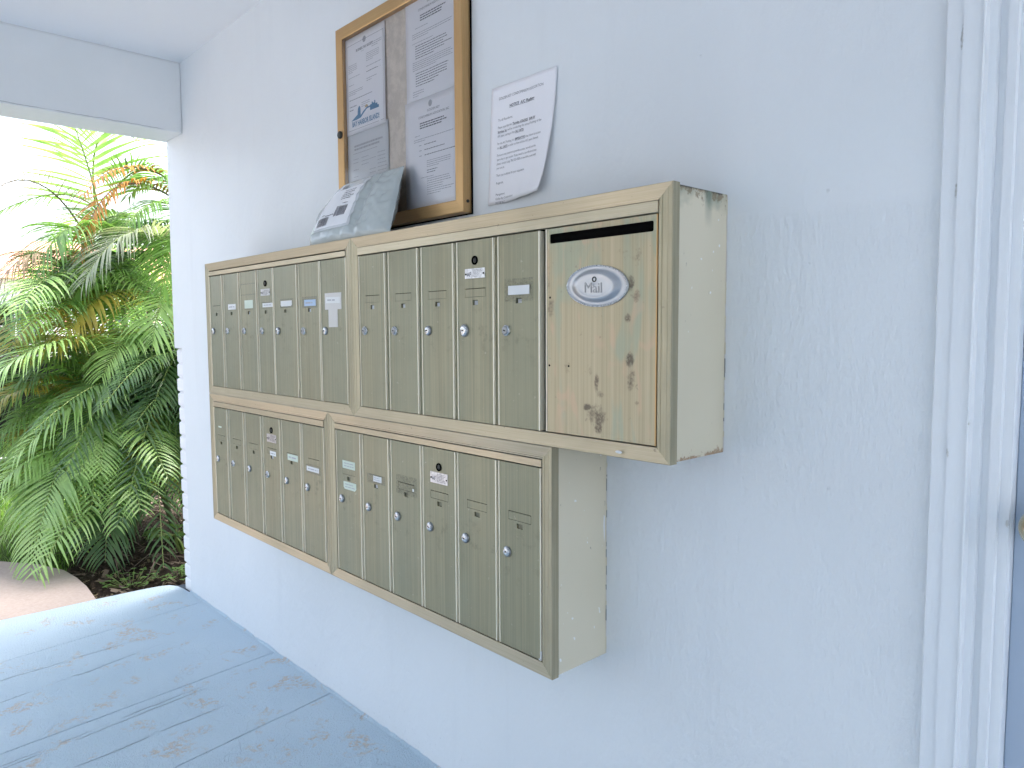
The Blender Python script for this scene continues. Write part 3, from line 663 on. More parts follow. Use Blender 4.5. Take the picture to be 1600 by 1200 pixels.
cx = (min(v[0] for v in vs)+max(v[0] for v in vs))/2
n = len(vs)
P3 = lambda v, dy: (1.9235+(v[0]-cx)*.92, YF+dy, 1.3315+v[1]*.92 - (v[0]-cx)*.045)
m.add([P3(v, -.0100) for v in vs], fs)
ec = {}
for q in fs:
    for i in range(len(q)):
        e = (q[i], q[(i+1) % len(q)]); ec[frozenset(e)] = ec.get(frozenset(e), []) + [e]
for k_, l_ in ec.items():
    if len(l_) == 1:
        a_, b_ = l_[0]; m.add([P3(vs[a_], -.0100), P3(vs[b_], -.0100), P3(vs[b_], -.0088), P3(vs[a_], -.0088)], [(0, 1, 2, 3)])
m.build('embossed_word', MT['lock_ring'], pdoor)
m = MB(); m.lathe([(.0052, -.008), (.0052, -.0098), (.0036, -.0102), (.0028, -.0085), (.0003, -.0085)], (1.9262, YF, 1.3560), 18); m.build('screw', MT['dark_metal'], pdoor)
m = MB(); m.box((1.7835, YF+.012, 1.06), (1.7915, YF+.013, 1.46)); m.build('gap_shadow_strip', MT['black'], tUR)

# name slips, tape and plates on single doors
sticker('name_slip', .1985, .2650, 1.3372, 1.3567, MT['label_white'], dUL[1], seed=1)
sticker('name_slip', .3412, .4080, 1.3385, 1.3662, MT['label_green'], dUL[2], ink=False, seed=2)
sticker('name_slip', .4835, .5580, 1.3392, 1.3528, MT['label_white'], dUL[3], seed=3)
sticker('name_slip', .6160, .6915, 1.3385, 1.3560, MT['label_white'], dUL[4], ink=False, seed=4, cut=True)
sticker('name_slip', .7730, .8435, 1.3356, 1.3546, MT['label_blue'], dUL[5], seed=5)
sticker('tape_patch', .8985, .9910, 1.3223, 1.3692, MT['tape_white'], dUL[6], ink=False)
sticker('name_slip', .9050, .9850, 1.3400, 1.3575, MT['label_white'], dUL[6], y=YF-.0008, seed=6, rot=-.02)
sticker('tape_strip', .9185, .9700, 1.2720, 1.3230, MT['tape_white'], dUL[6], ink=False, y=YF-.0003)
for zz in (1.4215, 1.3850): sticker('tape_residue', .3125, .4380, zz-.0015, zz+.0015, MT['tape'], dUL[2], ink=False, ht=.0003)
sticker('tape_patch', .6120, .7000, 1.3340, 1.3620, MT['tape'], dUL[4], ink=False, y=YF, ht=.0004)
sticker('tape_patch', .7600, .8520, 1.3300, 1.3640, MT['tape'], dUL[5], ink=False, y=YF, ht=.0004)
sticker('tape_residue', 1.6700, 1.7550, 1.3220, 1.3700, MT['residue'], dUR[4], ink=False, ht=.0004)
sticker('name_slip', 1.6808, 1.7450, 1.3360, 1.3550, MT['label_white'], dUR[4], y=YF-.0006, ink=False)
sticker('name_slip', .5064, .5500, .8500, .8650, MT['label_white'], dLL[3], seed=7)
sticker('name_slip', .6345, .7040, .8512, .8712, MT['label_green'], dLL[4], seed=8)
sticker('name_slip', .7612, .8380, .8345, .8490, MT['label_white'], dLL[5], seed=9, rows=1)
sticker('tape_patch', .7560, .8480, .8280, .8540, MT['tape'], dLL[5], ink=False, ht=.0004)
sticker('name_slip', .9780, 1.0450, .8722, .8945, MT['label_green'], dLR[0], rows=2, seed=10)
sticker('name_slip', .9815, 1.0495, .8125, .8345, MT['label_green'], dLR[0], rows=2, seed=11, cut=True)
sticker('name_slip', 1.1388, 1.1785, .8568, .8723, MT['label_white'], dLR[1], seed=12, rows=2)
sticker('tape_patch', 1.1080, 1.1950, .8520, .8760, MT['tape'], dLR[1], ink=False, ht=.0004)
sticker('tape_residue', 1.2480, 1.3400, .8440, .8930, MT['residue'], dLR[2], ink=False, ht=.0004)
sticker('paint_fleck', 1.320, 1.327, .8570, .8640, MT['label_white'], dLR[2], ink=False, cut=True)
sticker('paint_fleck', .0700, .1000, .9020, .9075, MT['label_green'], dLL[0], ink=False, cut=True)
# paint drips on the housing
m = MB()
m.add([(1.8092, -.0085, .795), (1.8092, -.006, .815), (1.8092, -.006, .855), (1.8092, -.0105, .86), (1.8092, -.012, .835)], [(0, 1, 2, 3, 4)]); m.build('paint_drip', MT['label_white'], tLR)
m = MB(); m.lathe([(.008, -.0032), (.0001, -.0036)], (1.985, -D, 1.0385), 14, sz=.35); m.build('paint_spot', MT['label_white'], tUR)
m = MB(); m.box((1.7762, -D+.0008, .574), (1.7790, -D+.004, .592)); m.box((1.7722, -D+.0008, .5725), (1.7790, -D+.004, .5755)); m.build('door_stop', MT['label_white'], tLR)

# ================================================================== NOTICE BOARD
BX0, BX1, BZ0, BZ1 = .744, 1.3600, 1.5615, 2.183
board = thing('notice_board', 'gold aluminium framed notice board hung above the mailboxes with papers under its pane', 'notice board', ((BX0+BX1)/2, 0, BZ0))
gv = [(0, 0), (0, -.029), (.002, -.030), (.031, -.0285), (.034, -.0275), (.034, -.008)]
for a_, b_, c_, L_, mt_ in (((BX0, 0, BZ1), (1, 0, 0), (0, 0, -1), BX1-BX0, 'gold_h'), ((BX0, 0, BZ0), (1, 0, 0), (0, 0, 1), BX1-BX0, 'gold_h'), ((BX0, 0, BZ0), (0, 0, 1), (1, 0, 0), BZ1-BZ0, 'gold_v'), ((BX1, 0, BZ0), (0, 0, 1), (-1, 0, 0), BZ1-BZ0, 'gold_v')):
    k = 1.04 if a_[0] == BX0 and b_[0] == 1 and False else 1
    frame_member(a_, b_, c_, L_, .034, gv, MT[mt_], board)
m = MB(); m.box((BX0+.012, -.0118, BZ0+.012), (BX1-.012, -.004, BZ1-.012)); m.build('backing', MT['backboard'], board)
m = MB(); m.box((BX0-.003, -.003, BZ0-.003), (BX1+.004, -.0004, BZ1+.003)); m.build('gap_shade_plate', MT['black'], board)  # black sheet stands in for shade in the gap behind the frame
m = MB(); m.add([(BX0+.0345, -.0265, BZ0+.0345), (BX1-.0345, -.0265, BZ0+.0345), (BX1-.0345, -.0265, BZ1-.0345), (BX0+.0345, -.0265, BZ1-.0345)], [(0, 1, 2, 3)]); m.build('pane', MT['plexi'], board)
m = MB(); m.lathe([(.0115, -.0285), (.0115, -.034), (.009, -.036), (.004, -.0365), (.0003, -.0365)], (.762, 0, 1.866), 20); m.build('lock', MT['dark_metal'], board)
m = MB(); m.tube([(BX1, -.0155, 1.590), (BX1+.0022, -.0155, 1.590)], .0042, 12); m.build('screw', MT['dark_metal'], board)

class Sheet:
    """a sheet of paper; F(u, v) maps sheet coordinates (u right, v up, in 0..1) to space, off lifts towards the viewer"""
    def __init__(s, name, F, w, h, nu=10, nv=14, label='', cat='paper', mat='paper', th=.0004, group=None, loc=None):
        s.F = F; s.w = w; s.h = h
        s.root = thing(name, label, cat, loc or tuple(F(.5, 0, 0)), group)
        m = MB(); g = [F(i/nu, j/nv, 0) for i in range(nu+1) for j in range(nv+1)]; b = [F(i/nu, j/nv, -th) for i in range(nu+1) for j in range(nv+1)]
        idx = lambda i, j: i*(nv+1)+j; n = len(g)
        fs = [(idx(i, j), idx(i+1, j), idx(i+1, j+1), idx(i, j+1)) for i in range(nu) for j in range(nv)]
        m.add(g+b, fs + [tuple(n+q for q in f_[::-1]) for f_ in fs], 0, True)
        rim = [idx(i, 0) for i in range(nu)] + [idx(nu, j) for j in range(nv)] + [idx(i, nv) for i in range(nu, 0, -1)] + [idx(0, j) for j in range(nv, 0, -1)]
        m.add(g+b, [(rim[k], n+rim[k], n+rim[(k+1) % len(rim)], rim[(k+1) % len(rim)]) for k in range(len(rim))], 0)
        m.build('sheet', MT[mat], s.root); s.ink = {}
    def _mb(s, mt): return s.ink.setdefault(mt, MB())
    def text(s, body, x, y, size, mt='ink', bold=0, center=False, right=False, maxw=None, shear=0, under=False):
        vs, fs = text_mesh(body, size, bold, shear)
        if not vs: return
        wd = max(v[0] for v in vs)
        k = 1 if not maxw else maxw/wd
        x0 = x - wd*k/2 if center else (x - wd*k if right else x)
        s._mb(mt).add([s.F((x0+v[0]*k)/s.w, (y+v[1])/s.h, .00025) for v in vs], fs)
        if under: s.rect(x0, y-size*.16, x0+wd*k, y-size*.09, mt)
        return x0 + wd*k
    def rect(s, x0, y0, x1, y1, mt='ink'):
        n = max(1, int(abs(x1-x0)/.02)); k = max(1, int(abs(y1-y0)/.02)); m = s._mb(mt)
        for i in range(n):
            for j in range(k):
                a, b, c, d = x0+(x1-x0)*i/n, x0+(x1-x0)*(i+1)/n, y0+(y1-y0)*j/k, y0+(y1-y0)*(j+1)/k
                m.add([s.F(p/s.w, q/s.h, .00025) for p, q in ((a, c), (b, c), (b, d), (a, d))], [(0, 1, 2, 3)])
    def poly(s, pts, mt): s._mb(mt).add([s.F(p/s.w, q/s.h, .00025) for p, q in pts], [tuple(range(len(pts)))])
    def lines(s, x0, x1, ytop, rows, lh, mt='ink_light', seed=0, last=.5, th=.30, ragged=.06):
        rd = random.Random(seed)
        for i in range(rows):
            y = ytop - i*lh; e = x1 - (x1-x0)*rd.random()*ragged
            if i == rows-1: e = x0 + (x1-x0)*last
            x = x0
            while x < e:
                w = min(rd.uniform(.0035, .0125), e-x); s.rect(x, y, x+w, y+lh*th, mt); x += w+.0016
    def done(s, name='print'):
        for mt, m in s.ink.items(): m.build(name, MT[mt], s.root)

def board_sheet(x0, x1, z0, z1, dy, seed):
    def F(u, v, off):
        x = x0+(x1-x0)*u; z = z0+(z1-z0)*v
        b = .0016*noise.noise(Vector((u*2.2+seed, v*2.0, seed))) + .0018*max(0, u-.8)**2*25*abs(math.sin(v*2.4+seed))
        return Vector((x, -.0132-dy-abs(b)*1.3-off, z))
    return F
GN = 'papers under the pane of the notice board'
# town tax receipt (upper left)
x0, x1, z0, z1 = .775, .9965, 1.860, 2.146
p = Sheet('notice_paper', board_sheet(x0, x1, z0, z1, .0016, 1), x1-x0, z1-z0, label='bordered town receipt with blue skyline emblem, upper left in the notice board', cat='paper', group=GN)
w, h = p.w, p.h
for a_ in ((.012, .012, w-.010, .0128), (.012, h-.022, w-.010, h-.0212), (w-.0108, .012, w-.010, h-.0212), (.012, .012, .0128, h-.0212)): p.rect(*a_)
p.poly([(w*.5+.009*math.cos(t_*PI/8), h-.022+.009*math.sin(t_*PI/8)) for t_ in range(16)], 'ink_light')
p.text('BUSINESS TAX RECEIPT', w*.5, h-.048, .0105, bold=.02, center=True, maxw=.092); p.lines(w*.42, w*.58, h-.054, 1, .004, seed=3)
p.lines(w*.68, w*.93, h-.044, 3, .0055, seed=5, last=.6); p.lines(.020, .070, h-.082, 5, .0052, seed=6); p.lines(w*.54, w*.86, h-.068, 5, .0052, seed=7)
p.lines(w*.54, w*.90, h-.105, 1, .006, seed=8, last=1); p.lines(w*.54, w*.88, h-.120, 1, .006, seed=9, last=1, mt='ink'); p.lines(.020, .085, h-.118, 1, .005, seed=10, last=1)
p.lines(w*.54, w*.80, h-.140, 2, .006, seed=11); p.lines(.020, .050, h-.140, 1, .005, seed=12, last=1); p.lines(.020, .100, h-.158, 3, .0052, seed=13)
p.lines(.022, .150, h-.184, 1, .005, seed=14, last=1, mt='ink'); p.lines(.022, .065, h-.205, 2, .010, seed=15); p.lines(w*.40, w*.62, h-.203, 3, .0055, seed=16)
yb = .022
p.text('BAY HARBOR ISLANDS', w*.5, yb, .021, mt='ink_blue', bold=.025, center=True, maxw=.152)
sk = [(.035, .043), (.055, .046), (.066, .052), (.070, .056), (.070, .072), (.074, .072), (.074, .078), (.080, .078), (.080, .072), (.083, .070), (.083, .055), (.095, .057), (.110, .066), (.125, .069), (.138, .067), (.138, .064), (.125, .065), (.110, .061), (.092, .051), (.075, .044), (.055, .041)]
for a_, b_ in ((0, 4), ): pass
p.poly([(.030, .040), (.062, .040), (.068, .054), (.060, .052), (.045, .046)], 'ink_blue'); p.poly([(.062, .040), (.084, .042), (.082, .072), (.078, .078), (.072, .076), (.068, .070), (.066, .054)], 'ink_blue')
p.poly([(.084, .042), (.100, .052), (.118, .061), (.136, .062), (.136, .066), (.118, .066), (.098, .058), (.082, .048)], 'ink_blue')
p.poly([(.116+.011*math.cos(t_*PI/8), .061+.013*math.sin(t_*PI/8)) for t_ in range(1, 8)], 'ink_tan')
for a_ in ((.136, .052, .146, .068), (.146, .052, .152, .074), (.152, .052, .160, .070), (.160, .052, .165, .076), (.165, .052, .176, .066), (.176, .052, .188, .060)): p.rect(*a_, 'ink_blue')
p.done()
# schedule (lower left)
x0, x1, z0, z1 = .778, 1.006, 1.575, 1.868
p = Sheet('notice_paper', board_sheet(x0, x1, z0, z1, .0004, 2), x1-x0, z1-z0, label='faded paper with a table of columns, lower left in the notice board behind the parcel', cat='paper', mat='paper_grey', group=GN)
w, h = p.w, p.h
p.lines(w*.17, w*.86, h-.048, 2, .010, seed=21, last=.9, th=.55); p.lines(w*.14, w*.80, h-.068, 1, .006, seed=22, last=.9)
for cx_, wd_, rows_, s_ in ((.14, .13, 14, 1), (.34, .18, 9, 2), (.54, .16, 6, 3), (.74, .20, 13, 4)):
    for k in range(rows_):
        if random.Random(s_*50+k).random() < .8: p.lines(w*cx_, w*(cx_+wd_), h-.085-k*.0105, 1, .006, seed=s_*31+k, last=1)
p.done()
# association letters on the right
def letter(x0, x1, z0, z1, dy, seed, label, mail):
    p = Sheet('notice_paper', board_sheet(x0, x1, z0, z1, dy, seed), x1-x0, z1-z0, label=label, cat='paper', group=GN)
    w, h = p.w, p.h
    if mail:
        p.poly([(w*.5+.008*math.cos(t_*PI/8), h-.020+.009*math.sin(t_*PI/8)) for t_ in range(16)], 'ink_light')
    p.text('GOLDEN KEY', w*.56, h-.040, .0085, center=True, maxw=.055); p.text('CONDOMINIUM ASSOCIATION, INC', w*.56, h-.053, .0085, center=True, maxw=.135)
    p.lines(w*.30, w*.82, h-.068, 3, .0062, 'ink', seed=seed, last=.8, th=.5, ragged=.2)
    if mail:
        p.lines(w*.2, w*.3, h-.098, 1, .005, seed=2, last=1); p.lines(w*.18, w*.93, h-.108, 2, .0055, seed=3, last=.3)
        for k, (a_, b_) in enumerate(((.32, .2), (.42, .36), (.52, .56))): p.lines(w*.28, w*.33, h-.125-k*.014, 1, .006, seed=k, last=1); p.lines(w*.38, w*(.40+b_), h-.125-k*.014, 1, .006, 'ink', seed=k+9, last=1)
        p.lines(w*.42, w*.88, h-.170, 4, .0052, seed=12); p.lines(w*.42, w*.62, h-.195, 2, .006, 'ink', seed=14, last=.8); p.lines(w*.30, w*.55, h-.212, 1, .005, seed=15, last=1)
        p.lines(w*.42, w*.93, h-.218, 8, .0058, seed=16, ragged=.5)
    else:
        p.lines(w*.2, w*.45, h-.096, 1, .005, seed=2, last=1); p.lines(w*.14, w*.93, h-.110, 3, .0055, seed=3, last=.4)
        p.lines(w*.14, w*.55, h-.134, 1, .005, seed=4, last=1); p.lines(w*.2, w*.93, h-.143, 6, .0064, 'ink', seed=5, ragged=.3)
        p.lines(w*.14, w*.92, h-.184, 5, .0052, seed=6, last=.6); p.lines(w*.2, w*.93, h-.215, 6, .0066, 'ink', seed=7, ragged=.4); p.lines(w*.14, w*.36, h-.262, 3, .006, seed=8)
    p.done(); return p
letter(1.0965, 1.3235, 1.880, 2.172, .0004, 4, 'printed association letter, upper right in the notice board', False)
letter(1.0900, 1.3235, 1.592, 1.888, .0018, 5, 'printed association letter with an emblem on top, lower right in the notice board', True)

# ------------------------------------------------------------------ paper taped to the wall
def Fn(u, v, off):
    x = 1.4425 + .2205*u - .0178*(1-v); z = 1.8508 - .2800*(1-v)
    y = .0022 + .0016*abs(math.sin(u*9+1))*(.4+.6*v) + .0035*math.exp(-((u-.60)/.06)**2)*max(0, .45-v)*2.2 + .0026*math.exp(-((u-.72)/.05)**2)*max(0, v-.3)
    c = max(0, u*.75+(1-v)*.75-.82); y += .028*c*c + .006*(1-v)*u
    c2 = max(0, (1-v)-.85)*max(0, u-.3); z += c2*.10
    n_ = Vector((0, -1, 0)); return Vector((x - c*c*.06, -y-off, z))
p = Sheet('notice_paper', Fn, .2205, .2800, 22, 24, label='loose white notice about A/C flushing taped to the wall, its lower corner curling out', cat='paper', th=.0003)
w, h = p.w, p.h
p.text('GOLDEN KEY CONDOMINIUM ASSOCIATION', .028, h-.033, .0092, center=False, maxw=.152)
p.text('NOTICE  A/C Flushing', w*.5, h-.057, .0098, bold=.03, center=True, maxw=.086, under=True)
ly = h-.083; LH = .0102; sz = .0079; X = .028
p.text('To all Residents,', X, ly, sz); ly -= LH*1.7
x_ = p.text('Please note that this ', X, ly, sz, maxw=.050); x_ = p.text('Thursday, 6/26/2025', x_+.003, ly, sz, bold=.03, under=True, maxw=.052); p.text('SAM AV', x_+.004, ly, sz, bold=.03, under=True, maxw=.022); ly -= LH
x_ = p.text('Services, Inc.', X, ly, sz, bold=.03, under=True, maxw=.033); p.text('will be conducting the annual flushing of the', x_+.002, ly, sz, maxw=.117); ly -= LH
x_ = p.text('A/C pipes, starting at 9am', X, ly, sz, maxw=.062); p.text('(ALL UNITS)', x_+.002, ly, sz, bold=.03, under=True, maxw=.028); ly -= LH*1.7
x_ = p.text('For the A/C Flushing, it is', X, ly, sz, maxw=.062); x_ = p.text('IMPERATIVE', x_+.002, ly, sz, bold=.03, under=True, maxw=.033); p.text('that there is access', x_+.002, ly, sz, maxw=.054); ly -= LH
x_ = p.text('to', X, ly, sz); x_ = p.text('ALL UNITS', x_+.002, ly, sz, bold=.03, under=True, maxw=.028); p.text('in order to have all the A/C pipes cleaned.', x_+.002, ly, sz, maxw=.108); ly -= LH*1.7
for s_, w_ in (('If you are not present to provide access, we will use the', .140), ('spare key to get access. If you need to coordinate access', .145), ('please contact Luigi 786.925.4300 or send him a text with', .145), ('your unit #.', .028)): p.text(s_, X, ly, sz, maxw=w_); ly -= LH
ly -= LH*.7; p.text('Thank you in advance for your cooperation.', X, ly, sz, maxw=.106); ly -= LH*1.8
p.text('Regards,', X, ly, sz); ly -= LH*2.7
for s_ in ('Management', 'Golden Key Condominium', '305.538.7617'): p.text(s_, X, ly, sz, maxw={'Management': .034, 'Golden Key Condominium': .068, '305.538.7617': .036}[s_]); ly -= LH
p.done()

# ================================================================== PARCEL POUCH
pb = thing('parcel', 'grey plastic shipping pouch with labels leaning on the notice board atop the mailboxes', 'parcel', (1.0, -.14, 1.5135))
BL, BR, TR, TL = Vector((.800, -.168, 1.5140)), Vector((1.205, -.150, 1.5140)), Vector((1.118, -.040, 1.714)), Vector((.735, -.040, 1.706))
def pouch(u, v, sd, off=0):
    p_ = BL.lerp(BR, u).lerp(TL.lerp(TR, u), v)
    nrm = (BR-BL).cross(TL-BL).normalized()            # faces -y/up
    if nrm.y > 0: nrm = -nrm
    e = max(0, (4*u*(1-u)))**.35 * max(0, (4*v*(1-v)))**.45
    th = .026*e*(.72+.5*(1-v))
    q = Vector((u*4, v*3, sd*3)); lab = .22 + .78*min(1, max(0, (u-.50)/.14)) if sd > 0 and v > .12 else 1.0
    wr = .0075*noise.noise(q*1.3)*e*lab + lab*(.011*abs(noise.noise(Vector((u*9+v*5, v*6-u*2, sd))))*(e*.7+.3) - .008*abs(noise.noise(Vector((u*15-v*4, v*17, 2+sd))))*(e*.8+.2))
    fold = -.010*math.exp(-((u-.60-.12*v)/.035)**2)*(e) if sd > 0 else 0
    p_ = p_ + nrm*(sd*(th+wr+fold)+ (off if sd > 0 else 0))
    # left corner tucked in and the edges wander
    p_.x += .012*math.sin(v*7+1)*(u < .02) + .02*max(0, .5-v)*(u < .3)*(0) + (.055*max(0, v-.55)*max(0, .25-u)*4)
    p_.z -= .028*max(0, .22-u)*4*max(0, v-.45); p_.z = max(p_.z, 1.5132)
    return p_
m = MB(); NU, NV = 56, 34
for sd in (1, -1):
    g_ = [pouch(i/NU, j/NV, sd) for i in range(NU+1) for j in range(NV+1)]
    m.add(g_, [(i*(NV+1)+j, (i+1)*(NV+1)+j, (i+1)*(NV+1)+j+1, i*(NV+1)+j+1) if sd > 0 else (i*(NV+1)+j, i*(NV+1)+j+1, (i+1)*(NV+1)+j+1, (i+1)*(NV+1)+j) for i in range(NU) for j in range(NV)], 0, True)
m.build('pouch', MT['bag'], pb)
def on_pouch(m, u0, u1, v0, v1, off, nu, nv, mi=0, sk=0.):
    g_ = [pouch(min(1, max(0, u0+(u1-u0)*i/nu + sk*(v0+(v1-v0)*j/nv))), v0+(v1-v0)*j/nv, 1, off) for i in range(nu+1) for j in range(nv+1)]
    m.add(g_, [(i*(nv+1)+j, (i+1)*(nv+1)+j, (i+1)*(nv+1)+j+1, i*(nv+1)+j+1) for i in range(nu) for j in range(nv)], mi, True)
m = MB(); on_pouch(m, .035, .56, .13, .93, .0015, 34, 26, 0, .06); m.build('label_film', MT['film'], pb)
m = MB(); on_pouch(m, .07, .53, .16, .80, .0024, 30, 22, 0, .06); m.build('shipping_label', MT['label_paper'], pb)
m = MB(); rd = random.Random(4)
def barcode(u0, u1, v0, v1, sk=.06):
    u = u0
    while u < u1:
        w_ = rd.choice((.0035, .006, .009)); on_pouch(m, u, min(u+w_, u1), v0, v1, .0030, 1, 5, 0, sk); u += w_+rd.choice((.003, .0045))
barcode(.10, .25, .19, .32); barcode(.315, .46, .30, .46); barcode(.22, .30, .80, .88)
for v_, a_, b_ in ((.34, .18, .30), (.36, .12, .17), (.50, .37, .44), (.58, .31, .44), (.62, .30, .47), (.655, .30, .42), (.69, .31, .46), (.73, .31, .47)):
    u = a_
    while u < b_: w_ = rd.uniform(.008, .03); on_pouch(m, u, min(u+w_, b_), v_, v_+.014, .0030, 1, 1, 0, .06); u += w_+.005
m.build('label_print', MT['ink'], pb)

# ================================================================== DOOR ON THE RIGHT
door = thing('door', 'slate blue door with a round knob in a white moulded frame at the right edge', 'door', ((DX0+DX1)/2, 0, 0))
prof = [(2.4535, 0), (2.4540, -.012), (2.4560, -.015), (2.4775, -.0165), (2.4785, -.0215), (2.5040, -.0225), (2.5055, -.0275), (2.5080, -.0265), (2.5090, -.0130), (2.5185, -.0110), (2.5205, -.0050), (2.5300, -.0060), (2.5315, -.0120), (2.5435, -.0135), (2.5455, -.0080), (2.5580, -.0090), (2.5600, -.0050), (2.5600, .060)]
def casing(pr, z0, z1):
    m = MB(); n = len(pr); vs = []; NZ = 40
    for k in range(NZ+1):
        z = z0+(z1-z0)*k/NZ
        for i, (x, y) in enumerate(pr): j_ = .0007*noise.noise(Vector((i*3.1, z*6, 0))); vs.append((x+j_, y+j_*.6, z))
    m.add(vs, [(k*n+i, k*n+i+1, (k+1)*n+i+1, (k+1)*n+i) for k in range(NZ) for i in range(n-1)]); return m
casing(prof, 0, DH+.10).build('casing', MT['casing'], door)
xm = (DX0+DX1)/2
casing([(2*xm-x, y) for x, y in prof][::-1], 0, DH+.10).build('casing', MT['casing'], door)
m = MB(); m.box((2.4545, -.014, DH-.012), (2*xm-2.4545, -.002, DH+.10)); m.build('casing', MT['casing'], door, bevel=.003)
m = MB(); m.box((2.5602, .012, .006), (2*xm-2.5602, .052, DH-.013))
m.build('door_leaf', MT['doorblue'], door, bevel=.002)
for z_a, z_b in ((.25, .92), (1.12, 1.9)):
    for xa_, xb_ in ((2.68, 2.94), (3.05, 3.31)):
        m = MB(); m.box((xa_, .008, z_a), (xb_, .0125, z_b)); m.build('door_panel', MT['doorblue'], door, bevel=.003, seg=2)
m = MB(); m.lathe([(.030, 0), (.030, -.005), (.024, -.008), (.012, -.010), (.011, -.034), (.018, -.040), (.0265, -.050), (.029, -.060), (.026, -.070), (.016, -.077), (.0005, -.078)], (2.6065, .012, .992), 36)
m.build('door_knob', MT['knob_metal'], door)

# ================================================================== OUTSIDE
def frond(parent, base, mid, tip, L, mat, seed=0, droop=.55, pairs=34, wid=.013, up=.15, name='frond', start=.12, fwd=.55, curl=0., rachis='rachis_green'):
    """feather palm leaf: arched rachis with two rows of tapering, drooping leaflets"""
    rd = random.Random(seed); m = MB(); A, Bm, C = Vector(base), Vector(mid), Vector(tip); Bc = 2*Bm - .5*A - .5*C
    bz_ = lambda t: A*(1-t)**2 + Bc*2*t*(1-t) + C*t*t
    pts = [bz_(i/12) for i in range(13)]; m.tube(pts, [.0065*(1-i/13)+.0012 for i in range(13)], 5, 1, cap=False)
    pairs = int(pairs*1.45); L *= .95; droop *= 1.2
    for k in range(pairs):
        t = start + (1-start)*(k+.5)/pairs; P_ = bz_(t); T = (bz_(min(1, t+.02))-bz_(max(0, t-.02))).normalized()
        S_ = T.cross(Vector((0, 0, 1)))
        if S_.length < .15: S_ = T.cross(Vector((.3, 1, 0)))
        S_.normalize(); U_ = S_.cross(T).normalized()
        env = (math.sin(PI*min(1, .16+.80*t))**.6)
        for sg in (1, -1):
            if rd.random() < .04: continue
            l_ = L*env*rd.uniform(.86, 1.08); w_ = .66*wid*rd.uniform(.8, 1.15)*(.6+.4*env)
            fw = fwd + .55*t*t + rd.uniform(-.08, .08); d0 = (S_*sg + T*fw + U_*(up+rd.uniform(-.1, .12))).normalized()
            seg = 6; q = P_.copy(); d = d0.copy(); vs = []; dr = droop*rd.uniform(.75, 1.3)
            for j in range(seg+1):
                s_ = j/seg; ww = w_*(1-s_)**.65*(.55+1.3*min(1, s_*3.2))*.62 if j < seg else .0004
                side = d.cross(U_)
                if side.length < .1: side = d.cross(T)
                side.normalize(); vs += [q + side*ww + U_*(.25*ww), q - side*ww + U_*(.25*ww)]
                q = q + d*(l_/seg); d = (d + Vector((rd.uniform(-.04, .04), rd.uniform(-.04, .04), -dr*(.22+.5*s_)*.42)) + S_*sg*curl*.1).normalized()
            m.add(vs, [(2*j, 2*j+1, 2*j+3, 2*j+2) for j in range(seg)], 0, True)
    return m.build(name, [MT[mat], MT[rachis]], parent)
def canes(parent, c, n, hmin, hmax, spread, seed):
    rd = random.Random(seed); tops = []
    for i in range(n):
        a_ = rd.uniform(0, 2*PI); r_ = rd.uniform(.03, .16); b = Vector((c[0]+r_*math.cos(a_), c[1]+r_*math.sin(a_), -.09)); h_ = rd.uniform(hmin, hmax)
        tp = b + Vector((spread*math.cos(a_)*rd.uniform(.3, 1), spread*math.sin(a_)*rd.uniform(.3, 1), h_))
        m = MB(); pts = [b.lerp(tp, k/10) + Vector((math.cos(a_), math.sin(a_), 0))*.05*math.sin(k/10*PI) for k in range(11)]
        m.tube(pts, [.019*(1-.35*k/10)*(1.1 if k % 2 else .95) for k in range(11)], 8); m.build('cane', MT['cane'], parent); tops.append(tp)
    return tops
def crown(parent, tops, n, L, mats, seed, rl=(.7, 1.3), lo=-.35):
    rd = random.Random(seed)
    for i in range(n):
        tp = rd.choice(tops); a_ = 2*PI*i/n*2.618 + rd.uniform(-.3, .3); ln = rd.uniform(*rl); el = rd.uniform(lo, 1.0)
        b = tp + Vector((0, 0, rd.uniform(-.5, 0)))
        d = Vector((math.cos(a_), math.sin(a_), 0)); mid = b + d*ln*.45*math.cos(el) + Vector((0, 0, ln*.5*math.sin(max(el, .25))+.08)); tip = b + d*ln + Vector((0, 0, ln*.75*math.sin(el)-.35*ln))
        if tip.x > -1.12 or mid.x > -1.05: tip.x = min(tip.x, -1.15-rd.random()*.1); mid.x = min(mid.x, -1.1)
        if tip.z < -.02: tip.z = rd.uniform(0, .1)
        frond(parent, b, mid, tip, L*rd.uniform(.8, 1.1), rd.choice(mats), seed*100+i, droop=rd.uniform(.4, .9), pairs=rd.randint(26, 36))

G = 'areca palms in the planting bed'
pa = thing('areca_palm', 'tall areca palm with fronds rising to the beam and a dead orange frond', 'palm', (-2.85, .2, -.09), G)
tops = canes(pa, (-2.85, .22), 6, 1.2, 2.0, .22, 1)
frond(pa, (-2.9, .222, 1.95), (-2.75, .075, 2.49), (-2.72, -.12, 2.98), .60, 'leaf_green', 1, droop=.22, pairs=17, up=.0, fwd=.30, wid=.018)
frond(pa, (-2.9, .185, 2.05), (-2.72, .235, 2.60), (-2.5, .66, 2.25), .40, 'leaf_bright', 2, droop=.25, pairs=34, up=.55, wid=.014)
frond(pa, (-2.55, .66, 2.12), (-2.4, .20, 2.19), (-2.28, -.075, 1.70), .28, 'leaf_dead', 3, droop=.7, pairs=26, wid=.015, rachis='twig')
frond(pa, (-2.6, .60, 2.30), (-2.45, .25, 2.32), (-2.35, -.02, 2.10), .24, 'leaf_dead', 31, droop=.9, pairs=14, wid=.020, rachis='twig', curl=1)
frond(pa, (-2.7, .067, 1.40), (-2.5, -.22, 1.74), (-2.4, -.53, 1.45), .34, 'leaf_tan', 5, droop=1.1, pairs=26, rachis='twig')
